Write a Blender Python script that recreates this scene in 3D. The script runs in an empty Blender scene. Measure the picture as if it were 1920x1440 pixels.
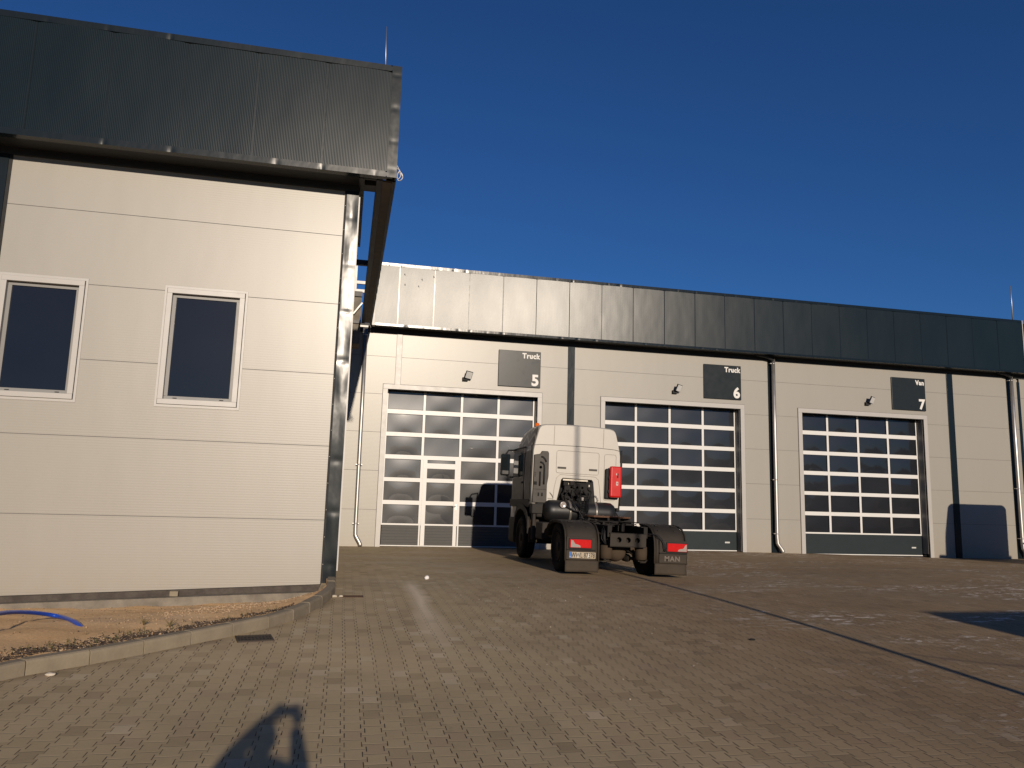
import bpy, bmesh, math, random
from mathutils import Vector, Matrix
random.seed(7)
R = math.radians
SC = bpy.context.scene
COL = SC.collection

# ------------------------------------------------------------------ camera
F_PX, PITCH, ROLL, YAW = 1433.0, .1507, .0283, .2113
def _camera():
    cp, sp, cr, sr = math.cos(PITCH), math.sin(PITCH), math.cos(ROLL), math.sin(ROLL)
    r0, u0, f0 = Vector((1, 0, 0)), Vector((0, -sp, cp)), Vector((0, cp, sp))
    right, up = cr * r0 + sr * u0, -sr * r0 + cr * u0
    Fv, Nv = Vector((math.cos(YAW), math.sin(YAW), 0)), Vector((-math.sin(YAW), math.cos(YAW), 0))
    tw = lambda v: Vector((v.dot(Fv), v.dot(Nv), v.z))
    return tw(right), tw(up), tw(f0)
RW, UW, FW = _camera()
cam = bpy.data.cameras.new('camera')
cam.sensor_width = 36.0
cam.lens = F_PX / 1920 * 36.0
cam.clip_start, cam.clip_end = 0.05, 2000
camo = bpy.data.objects.new('camera', cam)
COL.objects.link(camo)
camo.matrix_world = Matrix((RW, UW, -FW)).transposed().to_4x4()
SC.camera = camo
def ray(x, y):
    return RW * (x - 960) / F_PX - UW * (y - 720) / F_PX + FW

# ------------------------------------------------------------------ light
SUN_EL, SUN_AZ = R(14.2), R(-2.48)            # the light travels towards +Y, 2.5 degrees to the left
A = Vector((math.sin(SUN_AZ) * math.cos(SUN_EL), math.cos(SUN_AZ) * math.cos(SUN_EL), -math.sin(SUN_EL)))
W = bpy.data.worlds.new('World')
SC.world = W
W.use_nodes = True
wn = W.node_tree
sky = wn.nodes.new('ShaderNodeTexSky')
sky.sky_type = 'NISHITA'
sky.sun_disc = False
sky.sun_elevation = SUN_EL
s = -A
sky.sun_rotation = math.atan2(s.x, s.y)
sky.altitude = 300
sky.air_density = 1.0
sky.dust_density = 0.1
sky.ozone_density = 5.0
tint = wn.nodes.new('ShaderNodeMix'); tint.data_type = 'RGBA'; tint.blend_type = 'MULTIPLY'
tint.inputs[0].default_value = 1.0
tint.inputs[7].default_value = (.315, .52, .76, 1)
wn.links.new(sky.outputs[0], tint.inputs[6])
wn.links.new(tint.outputs[2], wn.nodes['Background'].inputs[0])
wn.nodes['Background'].inputs[1].default_value = 0.088
sun = bpy.data.lights.new('sun', 'SUN')
sun.energy = 4.45
sun.angle = R(.53)
sun.color = (1.0, .855, .69)
suno = bpy.data.objects.new('sun', sun)
COL.objects.link(suno)
suno.rotation_euler = A.to_track_quat('-Z', 'Y').to_euler()
suno.location = (3, -20, 12)
SC.view_settings.view_transform = 'Standard'
SC.view_settings.look = 'None'
SC.view_settings.gamma = 1
SC.view_settings.exposure = 0.0
SC.cycles.max_bounces = 8
SC.cycles.caustics_reflective = False
SC.cycles.caustics_refractive = False

# ------------------------------------------------------------------ mesh helpers
def tag(o, label=None, cat=None, group=None, kind=None):
    if label: o['label'] = label
    if cat: o['category'] = cat
    if group: o['group'] = group
    if kind: o['kind'] = kind
    return o
def empty(name, loc, label, cat, group=None, rot=(0, 0, 0)):
    o = bpy.data.objects.new(name, None)
    o.empty_display_size = .3
    COL.objects.link(o)
    o.location = loc
    o.rotation_euler = rot
    return tag(o, label, cat, group)
SPLIT = {'cladding_joint', 'roof_end_angle', 'fender_bracket', 'brake_cable', 'flashing_screw', 'drain_cap', 'bracket_hole', 'hinge', 'metal_fitting', 'fender_arm', 'pipe_clamp', 'casing_edge', 'flashing_edge', 'clean_patch', 'pressed_line', 'panel_joint', 'wicket_stile'}
def split_mesh(me, name, parent, bevel):
    bm = bmesh.new(); bm.from_mesh(me); bm.faces.ensure_lookup_table()
    seen = set(); first = None; isl = []
    for v0 in bm.verts:
        if v0 in seen: continue
        st = [v0]; seen.add(v0); vs = []
        while st:
            v = st.pop(); vs.append(v)
            for e in v.link_edges:
                w = e.other_vert(v)
                if w not in seen: seen.add(w); st.append(w)
        isl.append(vs)
    if name == 'pipe_clamp':
        g_ = {}
        for vs in isl: g_.setdefault(round(vs[0].co.z * 2), []).extend(vs)
        isl = list(g_.values())
    for vs in isl:
        idx = {v: i for i, v in enumerate(vs)}
        m2 = bpy.data.meshes.new(name)
        fs = {f for v in vs for f in v.link_faces}
        m2.from_pydata([tuple(v.co) for v in vs], [], [[idx[v] for v in f.verts] for f in fs])
        m2.polygons.foreach_set('use_smooth', [f.smooth for f in fs])
        for m in me.materials: m2.materials.append(m)
        m2.update()
        o = bpy.data.objects.new(name, m2); COL.objects.link(o); o.parent = parent
        if bevel:
            b = o.modifiers.new('bevel', 'BEVEL'); b.width = bevel; b.segments = 2; b.limit_method = 'ANGLE'; b.angle_limit = R(40)
        first = first or o
    bm.free()
    return first
class MB:
    def __init__(s): s.v, s.f, s.m, s.sm = [], [], [], []
    def add(s, vs, fs, mi=0, smooth=False):
        b = len(s.v)
        s.v += [tuple(v) for v in vs]
        for f in fs:
            s.f.append(tuple(b + i for i in f)); s.m.append(mi); s.sm.append(smooth)
        return s
    def box(s, x0, x1, y0, y1, z0, z1, mi=0):
        vs = [(x, y, z) for z in (z0, z1) for y in (y0, y1) for x in (x0, x1)]
        return s.add(vs, [(0, 2, 3, 1), (4, 5, 7, 6), (0, 1, 5, 4), (2, 6, 7, 3), (0, 4, 6, 2), (1, 3, 7, 5)], mi)
    def obox(s, c, sz, rot, mi=0):
        M = rot if isinstance(rot, Matrix) else Matrix.Rotation(rot, 3, 'Z')
        vs = [Vector(c) + M @ Vector((x * sz[0] / 2, y * sz[1] / 2, z * sz[2] / 2)) for z in (-1, 1) for y in (-1, 1) for x in (-1, 1)]
        return s.add(vs, [(0, 2, 3, 1), (4, 5, 7, 6), (0, 1, 5, 4), (2, 6, 7, 3), (0, 4, 6, 2), (1, 3, 7, 5)], mi)
    def prism(s, pts, a, b, axis='Y', mi=0, smooth=False):
        """closed outline pts (2D) extruded from a to b along axis"""
        n = len(pts)
        def P(p, t):
            return {'Y': (p[0], t, p[1]), 'X': (t, p[0], p[1]), 'Z': (p[0], p[1], t)}[axis]
        vs = [P(p, a) for p in pts] + [P(p, b) for p in pts]
        s.add(vs, [tuple(range(n)), tuple(range(2 * n - 1, n - 1, -1))], mi)
        s.add(vs, [(i, n + i, n + (i + 1) % n, (i + 1) % n) for i in range(n)], mi, smooth)
        return s
    def tube(s, path, r, n=12, mi=0, cap=True):
        path = [Vector(p) for p in path]
        rs = r if isinstance(r, (list, tuple)) else [r] * len(path)
        t0 = (path[1] - path[0]).normalized()
        up = Vector((0, 0, 1)) if abs(t0.z) < .9 else Vector((0, 1, 0))
        nrm = t0.cross(up).normalized()
        vs = []
        for i, p in enumerate(path):
            t = (path[min(i + 1, len(path) - 1)] - path[max(i - 1, 0)]).normalized()
            nrm = (nrm - t * nrm.dot(t)).normalized()
            b = t.cross(nrm)
            for k in range(n):
                a = 2 * math.pi * k / n
                vs.append(p + (nrm * math.cos(a) + b * math.sin(a)) * rs[i])
        fs = [(i * n + k, i * n + (k + 1) % n, (i + 1) * n + (k + 1) % n, (i + 1) * n + k) for i in range(len(path) - 1) for k in range(n)]
        s.add(vs, fs, mi, True)
        if cap:
            s.add(vs[:n], [tuple(range(n))], mi)
            s.add(vs[-n:], [tuple(range(n - 1, -1, -1))], mi)
        return s
    def lathe(s, prof, c, axis='X', n=32, mi=0, smooth=True):
        """prof: (offset along axis, radius)"""
        vs = []
        for (h, r) in prof:
            for k in range(n):
                a = 2 * math.pi * k / n
                ca, sa = r * math.cos(a), r * math.sin(a)
                d = {'X': (h, ca, sa), 'Y': (sa, h, ca), 'Z': (ca, sa, h)}[axis]
                vs.append((c[0] + d[0], c[1] + d[1], c[2] + d[2]))
        m = len(prof)
        fs = [(i * n + k, i * n + (k + 1) % n, (i + 1) * n + (k + 1) % n, (i + 1) * n + k) for i in range(m - 1) for k in range(n)]
        s.add(vs, fs, mi, smooth)
        if prof[0][1] > 1e-4: s.add(vs[:n], [tuple(range(n - 1, -1, -1))], mi)
        if prof[-1][1] > 1e-4: s.add(vs[-n:], [tuple(range(n))], mi)
        return s
    def grid(s, fn, nu, nv, mi=0, smooth=True):
        vs = [fn(i / nu, j / nv) for j in range(nv + 1) for i in range(nu + 1)]
        w = nu + 1
        return s.add(vs, [(j * w + i, j * w + i + 1, (j + 1) * w + i + 1, (j + 1) * w + i) for j in range(nv) for i in range(nu)], mi, smooth)
    def build(s, name, mats, parent=None, bevel=0, world=True, recalc=True, seg=2):
        me = bpy.data.meshes.new(name)
        off = Vector(parent.location) if (parent is not None and world and parent.parent is None) else Vector((0, 0, 0))
        if parent is not None and world and parent.parent is not None:
            off = Vector(parent.parent.location)
        me.from_pydata([tuple(Vector(v) - off) for v in s.v], [], s.f)
        for m in (mats if isinstance(mats, (list, tuple)) else [mats]): me.materials.append(m)
        me.polygons.foreach_set('material_index', s.m)
        me.polygons.foreach_set('use_smooth', s.sm)
        if recalc:
            bm = bmesh.new(); bm.from_mesh(me)
            bmesh.ops.remove_doubles(bm, verts=bm.verts, dist=1e-5)
            bmesh.ops.recalc_face_normals(bm, faces=bm.faces)
            bm.to_mesh(me); bm.free()
        me.update()
        if name in SPLIT: return split_mesh(me, name, parent, bevel)
        o = bpy.data.objects.new(name, me)
        COL.objects.link(o)
        if parent is not None: o.parent = parent
        if bevel:
            b = o.modifiers.new('bevel', 'BEVEL'); b.width = bevel; b.segments = seg; b.limit_method = 'ANGLE'; b.angle_limit = R(40)
        return o
def text_mesh(txt, size, depth, bold=.0, align='RIGHT', spacing=1.0):
    cu = bpy.data.curves.new('lettering', 'FONT')
    cu.body = txt; cu.size = size; cu.extrude = depth; cu.offset = bold; cu.align_x = align; cu.space_character = spacing
    cu.resolution_u = 4
    o = bpy.data.objects.new('tmp', cu); COL.objects.link(o)
    dg = bpy.context.evaluated_depsgraph_get()
    me = bpy.data.meshes.new_from_object(o.evaluated_get(dg))
    bpy.data.objects.remove(o); bpy.data.curves.remove(cu)
    return me
def lettering(name, txt, size, loc, mat, parent, bold=.0, align='RIGHT', depth=.003, spacing=1.0, sx=1.0):
    me = text_mesh(txt, size, depth, bold, align, spacing)
    me.transform(Matrix.Translation(loc) @ Matrix.Rotation(R(90), 4, 'X') @ Matrix.Diagonal((sx, 1, 1, 1)))
    me.materials.clear(); me.materials.append(mat)
    o = bpy.data.objects.new(name, me); COL.objects.link(o); o.parent = parent
    return o
def copy_tree(o, parent=None):
    c = o.copy(); COL.objects.link(c)
    if parent is not None: c.parent = parent
    for ch in list(o.children): copy_tree(ch, c)
    return c

# ------------------------------------------------------------------ materials
ALB = .76      # overall reflectance of the place
class NT:
    def __init__(s, name):
        s.m = bpy.data.materials.new(name); s.m.use_nodes = True
        s.t = s.m.node_tree; s.n = s.t.nodes; s.l = s.t.links
        s.b = s.n['Principled BSDF']
        s._pos = None
    def new(s, t, **kw):
        n = s.n.new(t)
        for k, v in kw.items(): setattr(n, k, v)
        return n
    def link(s, a, b): s.l.new(a, b)
    def set(s, inp, v):
        if isinstance(v, bpy.types.NodeSocket): s.l.new(v, inp)
        elif v is not None: inp.default_value = v
    def math(s, op, a, b=None, c=None, clamp=False):
        n = s.new('ShaderNodeMath', operation=op, use_clamp=clamp)
        for i, v in enumerate((a, b, c)): s.set(n.inputs[i], v)
        return n.outputs[0]
    def pos(s):
        if s._pos is None: s._pos = s.new('ShaderNodeNewGeometry').outputs['Position']
        return s._pos
    def obj(s): return s.new('ShaderNodeTexCoord').outputs['Object']
    def sep(s, v):
        n = s.new('ShaderNodeSeparateXYZ'); s.link(v, n.inputs[0]); return n.outputs
    def comb(s, x, y, z=0.0):
        n = s.new('ShaderNodeCombineXYZ')
        for i, v in enumerate((x, y, z)): s.set(n.inputs[i], v)
        return n.outputs[0]
    def noise(s, vec, scale, detail=3, rough=.55, dist=0):
        n = s.new('ShaderNodeTexNoise'); s.link(vec, n.inputs['Vector'])
        n.inputs['Scale'].default_value = scale; n.inputs['Detail'].default_value = detail
        n.inputs['Roughness'].default_value = rough; n.inputs['Distortion'].default_value = dist
        return n.outputs['Fac']
    def scale(s, vec, sc):
        n = s.new('ShaderNodeMapping'); s.link(vec, n.inputs[0]); n.inputs['Scale'].default_value = sc; return n.outputs[0]
    def ramp(s, fac, stops):
        n = s.new('ShaderNodeValToRGB'); s.link(fac, n.inputs[0])
        e = n.color_ramp.elements
        while len(e) < len(stops): e.new(.5)
        for i, (p, c) in enumerate(stops):
            e[i].position = p; e[i].color = (c, c, c, 1) if isinstance(c, (int, float)) else (*c, 1)
        return n.outputs[0]
    def mix(s, fac, a, b, mode='MIX'):
        n = s.new('ShaderNodeMix', data_type='RGBA', blend_type=mode)
        s.set(n.inputs[0], fac)
        for i, v in ((6, a), (7, b)):
            if isinstance(v, tuple): v = (*v, 1)
            s.set(n.inputs[i], v)
        return n.outputs[2]
    def rib_normal(s, sx, sz):
        v = s.comb(s.math('MULTIPLY', sx, -1.0) if sx is not None else 0.0, -1.0, s.math('MULTIPLY', sz, -1.0) if sz is not None else 0.0)
        n = s.new('ShaderNodeVectorMath', operation='NORMALIZE'); s.link(v, n.inputs[0]); return n.outputs[0]
    def bump(s, h, strength=1.0, dist=.01, normal=None):
        n = s.new('ShaderNodeBump'); s.link(h, n.inputs['Height'])
        n.inputs['Strength'].default_value = strength; n.inputs['Distance'].default_value = dist
        if normal is not None: s.link(normal, n.inputs['Normal'])
        return n.outputs[0]
    def out(s, col=None, rough=None, metal=None, spec=None, normal=None, coat=None, coat_r=None, **kw):
        b = s.b.inputs
        K = ALB
        if isinstance(col, tuple): col = tuple(min(1, v * K) for v in col) + (1,)
        elif col is not None: col = s.mix(1.0, col, (K, K, K), 'MULTIPLY')
        if isinstance(spec, float): spec *= .8
        if isinstance(coat, float): coat *= .8
        s.set(b['Base Color'], col); s.set(b['Roughness'], rough); s.set(b['Metallic'], metal)
        s.set(b['Specular IOR Level'], spec); s.set(b['Normal'], normal)
        s.set(b['Coat Weight'], coat); s.set(b['Coat Roughness'], coat_r)
        return s.m
def simple(name, col, rough=.6, metal=0, spec=.5, var=.12, vs=6.0, bump=0, bs=60, coat=None, coat_r=None, obj=True):
    t = NT(name)
    p = t.obj() if obj else t.pos()
    n = t.noise(p, vs, 4)
    k = t.math('MULTIPLY_ADD', n, 2 * var, 1 - var)
    c = t.mix(1.0, col, t.comb(k, k, k), 'MULTIPLY')
    r = t.math('MULTIPLY_ADD', t.noise(p, vs * 2.3, 3), .16, rough - .08, clamp=True)
    nm = t.bump(t.noise(p, bs, 3), bump, .004) if bump else None
    return t.out(c, r, metal, spec, nm, coat, coat_r)

def m_panel():
    t = NT('cream_sandwich_panel')
    p = t.pos(); x, y, z = t.sep(p)
    rib = t.math('MULTIPLY', t.math('POWER', t.math('SINE', t.math('MULTIPLY', z, 2 * math.pi / .04)), 3.0), .048)
    warp = t.noise(t.scale(p, (.9, .9, .35)), 1.3, 2)
    dirt = t.noise(t.scale(p, (.5, .5, .25)), 2.0, 4)
    streaks = t.ramp(t.noise(t.scale(p, (2.3, 2.3, .10)), 1.0, 5, .75), [(.50, 0), (.80, 1)])
    col = t.mix(t.math('MULTIPLY', dirt, .35), (.352, .328, .282), (.318, .295, .250))
    col = t.mix(t.math('MULTIPLY', streaks, .13), col, (.27, .25, .215))
    # dust low down on the wall
    low = t.math('MULTIPLY', t.math('SUBTRACT', -.9, z, clamp=True), t.noise(p, 5, 4), clamp=True)
    col = t.mix(t.math('MULTIPLY', low, .85), col, (.33, .26, .18))
    nm = t.rib_normal(None, rib)
    nm = t.bump(warp, .4, .02, nm)
    return t.out(col, .47, 0, .8, nm, .36, .30)
RIBOFF = .05
def m_fascia():
    t = NT('anthracite_microrib_cladding')
    p = t.pos(); x, y, z = t.sep(p)
    rib = t.math('MULTIPLY', t.math('SINE', t.math('MULTIPLY', x, 2 * math.pi / .025)), .075)
    rib = t.math('ADD', rib, RIBOFF)
    warp = t.noise(t.scale(p, (1.1, 1, .5)), 1.1, 2)
    k = t.noise(t.scale(p, (1, 1, .4)), 1.5, 4)
    col = t.mix(k, (.006, .0135, .018), (.009, .0175, .022))
    nm = t.rib_normal(rib, None)
    nm = t.bump(warp, .3, .02, nm)
    return t.out(col, t.math('MULTIPLY_ADD', k, .05, .235), .0, .33, nm)
def m_dark_trim():
    t = NT('anthracite_folded_trim')
    p = t.pos()
    warp = t.noise(t.scale(p, (1.5, 1.5, .8)), 1.6, 3)
    nm = t.bump(warp, .2, .03)
    return t.out((.009, .015, .019), .23, 0, .34, nm)
def m_glass(name, dust):
    t = NT(name)
    p = t.pos()
    d = t.noise(t.scale(p, (1, 1, 1)), 1.2, 4)
    d2 = t.noise(p, 9, 5)
    col = t.mix(t.math('MULTIPLY', d, .5), (.010, .012, .017), (.018, .019, .024))
    r = .035
    b2 = t.new('ShaderNodeBsdfGlossy'); b2.inputs['Roughness'].default_value = .34
    b2.inputs['Color'].default_value = (1, 1, 1, 1)
    mx = t.new('ShaderNodeMixShader')
    t.set(mx.inputs[0], t.math('MULTIPLY', t.math('ADD', t.math('MULTIPLY_ADD', d, .12, .60), t.math('MULTIPLY', d2, .06)), dust))
    t.out(col, r, 0, .6)
    t.link(t.b.outputs[0], mx.inputs[1]); t.link(b2.outputs[0], mx.inputs[2])
    t.link(mx.outputs[0], t.n['Material Output'].inputs[0])
    return t.m
def m_paving():
    t = NT('concrete_block_paving')
    p = t.pos(); x, y, z = t.sep(p)
    wob = t.noise(p, .35, 2)
    u = t.math('MULTIPLY_ADD', x, 1 / .138, t.math('MULTIPLY', wob, .6))
    v = t.math('MULTIPLY_ADD', y, 1 / .183, t.math('MULTIPLY', t.noise(p, .3, 2), .5))
    fv = t.math('FRACT', t.math('ADD', v, .25))
    S = t.math('SUBTRACT', t.math('MULTIPLY', t.math('LESS_THAN', fv, .5), 2.0), 1.0)
    k = t.math('ROUND', u)
    par = t.math('SUBTRACT', 1.0, t.math('MULTIPLY', t.math('FLOORED_MODULO', k, 2.0), 2.0))
    xb = t.math('MULTIPLY_ADD', t.math('MULTIPLY', S, par), .095, k)
    du = t.math('SUBTRACT', u, xb)
    d1 = t.math('MULTIPLY', t.math('ABSOLUTE', du), .138)
    c = t.math('SUBTRACT', k, t.math('LESS_THAN', du, 0.0))
    pc = t.math('FLOORED_MODULO', c, 2.0)          # 0 even, 1 odd
    w = t.math('MULTIPLY_ADD', t.math('SUBTRACT', 1.0, pc), .5, v)
    jj = t.math('MULTIPLY', t.math('SUBTRACT', .5, t.math('ABSOLUTE', t.math('SUBTRACT', t.math('FRACT', w), .5))), .183)
    row = t.math('FLOOR', w)
    wn_ = t.new('ShaderNodeTexWhiteNoise', noise_dimensions='2D'); t.link(t.comb(c, row), wn_.inputs['Vector'])
    rnd = wn_.outputs['Value']
    wn2 = t.new('ShaderNodeTexWhiteNoise', noise_dimensions='2D'); t.link(t.comb(c, t.math('ADD', row, 77.3)), wn2.inputs['Vector'])
    rnd2 = wn2.outputs['Value']
    # joint width varies from block to block
    jw = t.math('MULTIPLY_ADD', rnd2, .0028, .0012)
    j1 = t.math('LESS_THAN', d1, jw)
    j2 = t.math('LESS_THAN', jj, .0022)
    big = t.noise(p, .22, 4, .6)
    mid = t.noise(p, 1.1, 5, .65)
    fine = t.noise(p, 60, 3, .7)
    col = t.ramp(rnd, [(0, (.39, .30, .175)), (.12, (.47, .365, .215)), (.6, (.50, .39, .232)), (.93, (.515, .405, .243)), (1, (.58, .47, .31))])
    # a few reddish blocks
    col = t.mix(t.math('MULTIPLY', t.math('GREATER_THAN', rnd2, .955), .45), col, (.40, .29, .19))
    kk = t.math('ADD', t.math('MULTIPLY_ADD', big, .8, .53), t.math('MULTIPLY_ADD', mid, .5, -.0))
    col = t.mix(1.0, col, t.comb(kk, kk, kk), 'MULTIPLY')
    col = t.mix(t.math('MULTIPLY_ADD', fine, .3, 0), col, t.mix(1.0, col, (.62, .62, .62), 'MULTIPLY'))
    # wheel-worn dark oil marks, patchy
    oil = t.ramp(t.noise(t.scale(p, (1, .55, 1)), 1.7, 5, .7), [(.63, 0), (.72, 1)])
    oilm = t.math('MULTIPLY', oil, t.math('MULTIPLY', t.ramp(x, [(.0, 0), (1, 1)]), .35))
    col = t.mix(oilm, col, (.10, .082, .065))
    # tan dust: a long wiped streak and thin drifts near the doors
    cx = t.math('ADD', t.math('MULTIPLY_ADD', y, .018, .94), t.math('MULTIPLY', t.math('SUBTRACT', t.noise(t.comb(y, 0.0), .5, 3), .5), .22))
    ds = t.math('DIVIDE', t.math('ABSOLUTE', t.math('SUBTRACT', x, cx)), t.math('MULTIPLY_ADD', t.noise(p, 1.3, 3), .30, t.math('MULTIPLY', t.math('SUBTRACT', 13.0, y, clamp=False), .022)))
    streak = t.math('SUBTRACT', 1.0, ds, clamp=True)
    ywin = t.math('MULTIPLY', t.math('SUBTRACT', 13.5, y, clamp=True), t.math('MULTIPLY', t.math('SUBTRACT', y, 7.4), .28, clamp=True))
    streak = t.math('MULTIPLY', t.math('MULTIPLY', streak, ywin), .72, clamp=True)
    col = t.mix(streak, col, (1.0, .85, .64))
    drift = t.ramp(t.noise(t.scale(p, (.35, .8, 1)), 1.0, 4, .6), [(.48, 0), (.66, 1)])
    dwin = t.math('MULTIPLY', t.math('MULTIPLY', t.math('SUBTRACT', y, 9.5), .25, clamp=True), t.math('SUBTRACT', 1.0, t.math('MULTIPLY', t.math('SUBTRACT', x, 3.0), .12, clamp=True), clamp=True))
    col = t.mix(t.math('MULTIPLY', t.math('MULTIPLY', drift, dwin), .65), col, (.64, .53, .38))
    rt = t.math('MULTIPLY', t.math('MULTIPLY', t.math('SUBTRACT', x, 1.4), .26, clamp=True), t.math('MULTIPLY_ADD', t.noise(p, .45, 4), .7, .42))
    col = t.mix(rt, col, t.mix(1.0, col, (.50, .42, .36), 'MULTIPLY'))
    # joints
    dark = t.math('MULTIPLY', j1, t.math('SUBTRACT', 1.0, t.math('MULTIPLY', streak, 1.5), clamp=True))
    farj = t.math('SUBTRACT', 1.0, t.math('MULTIPLY', t.math('SUBTRACT', y, 9.0), .16, clamp=True))
    dark = t.math('MULTIPLY', dark, t.math('MULTIPLY_ADD', farj, .85, .1))
    col = t.mix(dark, col, (.012, .009, .007))
    lightj = t.math('MULTIPLY', j2, t.math('MULTIPLY', t.math('GREATER_THAN', rnd, .62), .55))
    col = t.mix(lightj, col, (.42, .36, .28))
    col = t.mix(t.math('MULTIPLY', t.math('MULTIPLY', j2, t.math('LESS_THAN', rnd, .3)), .5), col, (.09, .07, .05))
    # white cement scuffs on the right hand side
    sc = t.noise(t.scale(p, (1.6, 3.6, 1)), 2.2, 6, .78, .5)
    scm = t.ramp(sc, [(.555, 0), (.585, 1)])
    ms = t.ramp(t.noise(t.scale(p, (.6, 1.3, 1)), .5, 3), [(.46, 0), (.58, 1)])
    mx = t.math('MULTIPLY', t.math('SUBTRACT', x, 4.6), .5, clamp=True)
    col = t.mix(t.math('MULTIPLY', t.math('MULTIPLY', scm, t.math('MULTIPLY', ms, mx)), .8), col, (.95, .88, .78))
    # curved rubber mark
    rr = t.math('SQRT', t.math('ADD', t.math('POWER', t.math('SUBTRACT', x, 8.0), 2.0), t.math('POWER', t.math('SUBTRACT', y, 9.3), 2.0)))
    ring = t.math('LESS_THAN', t.math('ABSOLUTE', t.math('SUBTRACT', rr, 2.6)), .05)
    rw = t.math('MULTIPLY', t.math('LESS_THAN', y, 7.55), t.math('LESS_THAN', x, 7.1))
    col = t.mix(t.math('MULTIPLY', t.math('MULTIPLY', ring, rw), .4), col, (.09, .075, .06))
    e1 = t.math('MULTIPLY', d1, 1 / .010, clamp=True)
    e2 = t.math('MULTIPLY', jj, 1 / .008, clamp=True)
    h = t.math('MINIMUM', e1, e2)
    tilt = t.math('MULTIPLY', t.math('MULTIPLY', t.math('SUBTRACT', rnd2, .5), 1.3), t.math('SUBTRACT', t.math('FRACT', w), .5))
    h = t.math('ADD', h, tilt)
    h = t.math('ADD', h, t.math('MULTIPLY', t.math('SUBTRACT', rnd, .5), .5))
    nm = t.bump(h, .55, .0035)
    nm = t.bump(fine, .35, .002, nm)
    return t.out(col, t.math('MULTIPLY_ADD', mid, .2, .62), 0, .35, nm)
def m_sand():
    t = NT('orange_sand')
    p = t.pos()
    n1 = t.noise(p, .9, 4); n2 = t.noise(p, 14, 5, .7); n3 = t.noise(p, 55, 3, .7)
    col = t.ramp(n1, [(.3, (.92, .58, .28)), (.5, (1.0, .66, .34)), (.7, (1.0, .71, .42))])
    col = t.mix(t.ramp(n2, [(.55, 0), (.75, .6)]), col, (.58, .46, .33))
    col = t.mix(t.ramp(n2, [(.25, .7), (.42, 0)]), col, (.40, .23, .11))
    h = t.math('ADD', t.math('MULTIPLY', n2, .7), t.math('MULTIPLY', n3, .3))
    nm = t.bump(h, .6, .02)
    return t.out(col, .95, 0, .1, nm)
def m_concrete(name, col, dark=.7, scale=3.0):
    t = NT(name)
    p = t.pos()
    n1 = t.noise(p, scale, 5, .65); n2 = t.noise(p, 40, 3, .7)
    d = tuple(v * dark for v in col)
    c = t.mix(t.ramp(n1, [(.35, 0), (.65, 1)]), d, col)
    c = t.mix(t.math('MULTIPLY', n2, .25), c, tuple(v * .5 for v in col))
    nm = t.bump(n2, .5, .004)
    nm = t.bump(n1, .4, .02, nm)
    return t.out(c, .85, 0, .25, nm)
def m_galv():
    t = NT('galvanised_pipe')
    p = t.pos()
    n = t.noise(t.scale(p, (1, 1, .5)), 9, 4)
    col = t.mix(n, (.50, .48, .46), (.68, .66, .63))
    return t.out(col, t.math('MULTIPLY_ADD', n, .15, .36), .85, .5)
def m_truck_dust(name, base, dusty, rough=.6, z0=.2, z1=1.3, spec=.5, amt=.8):
    t = NT(name)
    p = t.obj(); x, y, z = t.sep(p)
    n = t.noise(p, 7, 5, .7)
    g = t.math('DIVIDE', t.math('SUBTRACT', z1, z), z1 - z0, clamp=True)
    f = t.math('MULTIPLY', t.math('MULTIPLY', t.math('ADD', g, .12), t.math('MULTIPLY_ADD', n, .9, .4)), amt, clamp=True)
    c = t.mix(f, base, dusty)
    r = t.math('MULTIPLY_ADD', f, .25, rough, clamp=True)
    return t.out(c, r, 0, spec, t.bump(t.noise(p, 90, 2), .15, .003))

M = {}
M['panel'] = m_panel()
M['fascia'] = m_fascia()
M['dtrim'] = m_dark_trim()
M['soffit'] = simple('soffit_dark', (.022, .024, .027), .6, obj=False)
M['ltrim'] = simple('cream_flashing', (.48, .46, .43), .42, spec=.8, var=.05, vs=2, obj=False)
M['core'] = simple('cream_panel_side', (.38, .365, .34), .5, obj=False)
M['seam'] = simple('panel_joint_seal', (.16, .15, .15), .7, obj=False)
M['white'] = simple('white_aluminium', (.78, .77, .75), .36, spec=.5, var=.05, vs=3, obj=False)
M['greyalu'] = simple('grey_aluminium', (.25, .245, .235), .45, spec=.5, var=.08, vs=3, obj=False)
M['glass'] = m_glass('window_glass', .002)
M['acryl'] = m_glass('acrylic_door_pane', .032)
M['antp'] = simple('anthracite_door_panel', (.026, .036, .040), .40, spec=.35, var=.08, vs=3, obj=False)
M['black'] = simple('black_rubber', (.012, .012, .013), .7, obj=False)
M['sign'] = simple('sign_face', (.020, .025, .027), .30, spec=.3, var=.05, vs=2, obj=False)
M['signtext'] = simple('sign_white_lettering', (.82, .80, .76), .5, var=.02, obj=False)
M['galv'] = m_galv()
M['pave'] = m_paving()
M['sand'] = m_sand()
M['kerb'] = m_concrete('kerb_concrete', (.36, .30, .215), .78)
M['plinth'] = m_concrete('plinth_concrete', (.30, .265, .215), .6, 4)
M['plinthd'] = m_concrete('plinth_bitumen', (.12, .10, .085), .6, 6)
M['soil'] = m_concrete('dark_soil', (.10, .08, .065), .4, 9)
M['steel'] = simple('dark_painted_steel', (.030, .028, .027), .5, var=.3, vs=3, obj=False)
M['steeld'] = simple('dusty_steel_flange', (.17, .145, .115), .7, var=.35, vs=5, obj=False)
M['lamp'] = simple('floodlight_lens', (.62, .62, .60), .25, obj=False)
M['rust'] = simple('rusty_iron', (.10, .055, .030), .8, var=.4, vs=12, bump=.4, obj=False)
M['iron'] = simple('cast_iron_grate', (.055, .040, .030), .7, var=.4, vs=12, bump=.4, obj=False)
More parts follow.
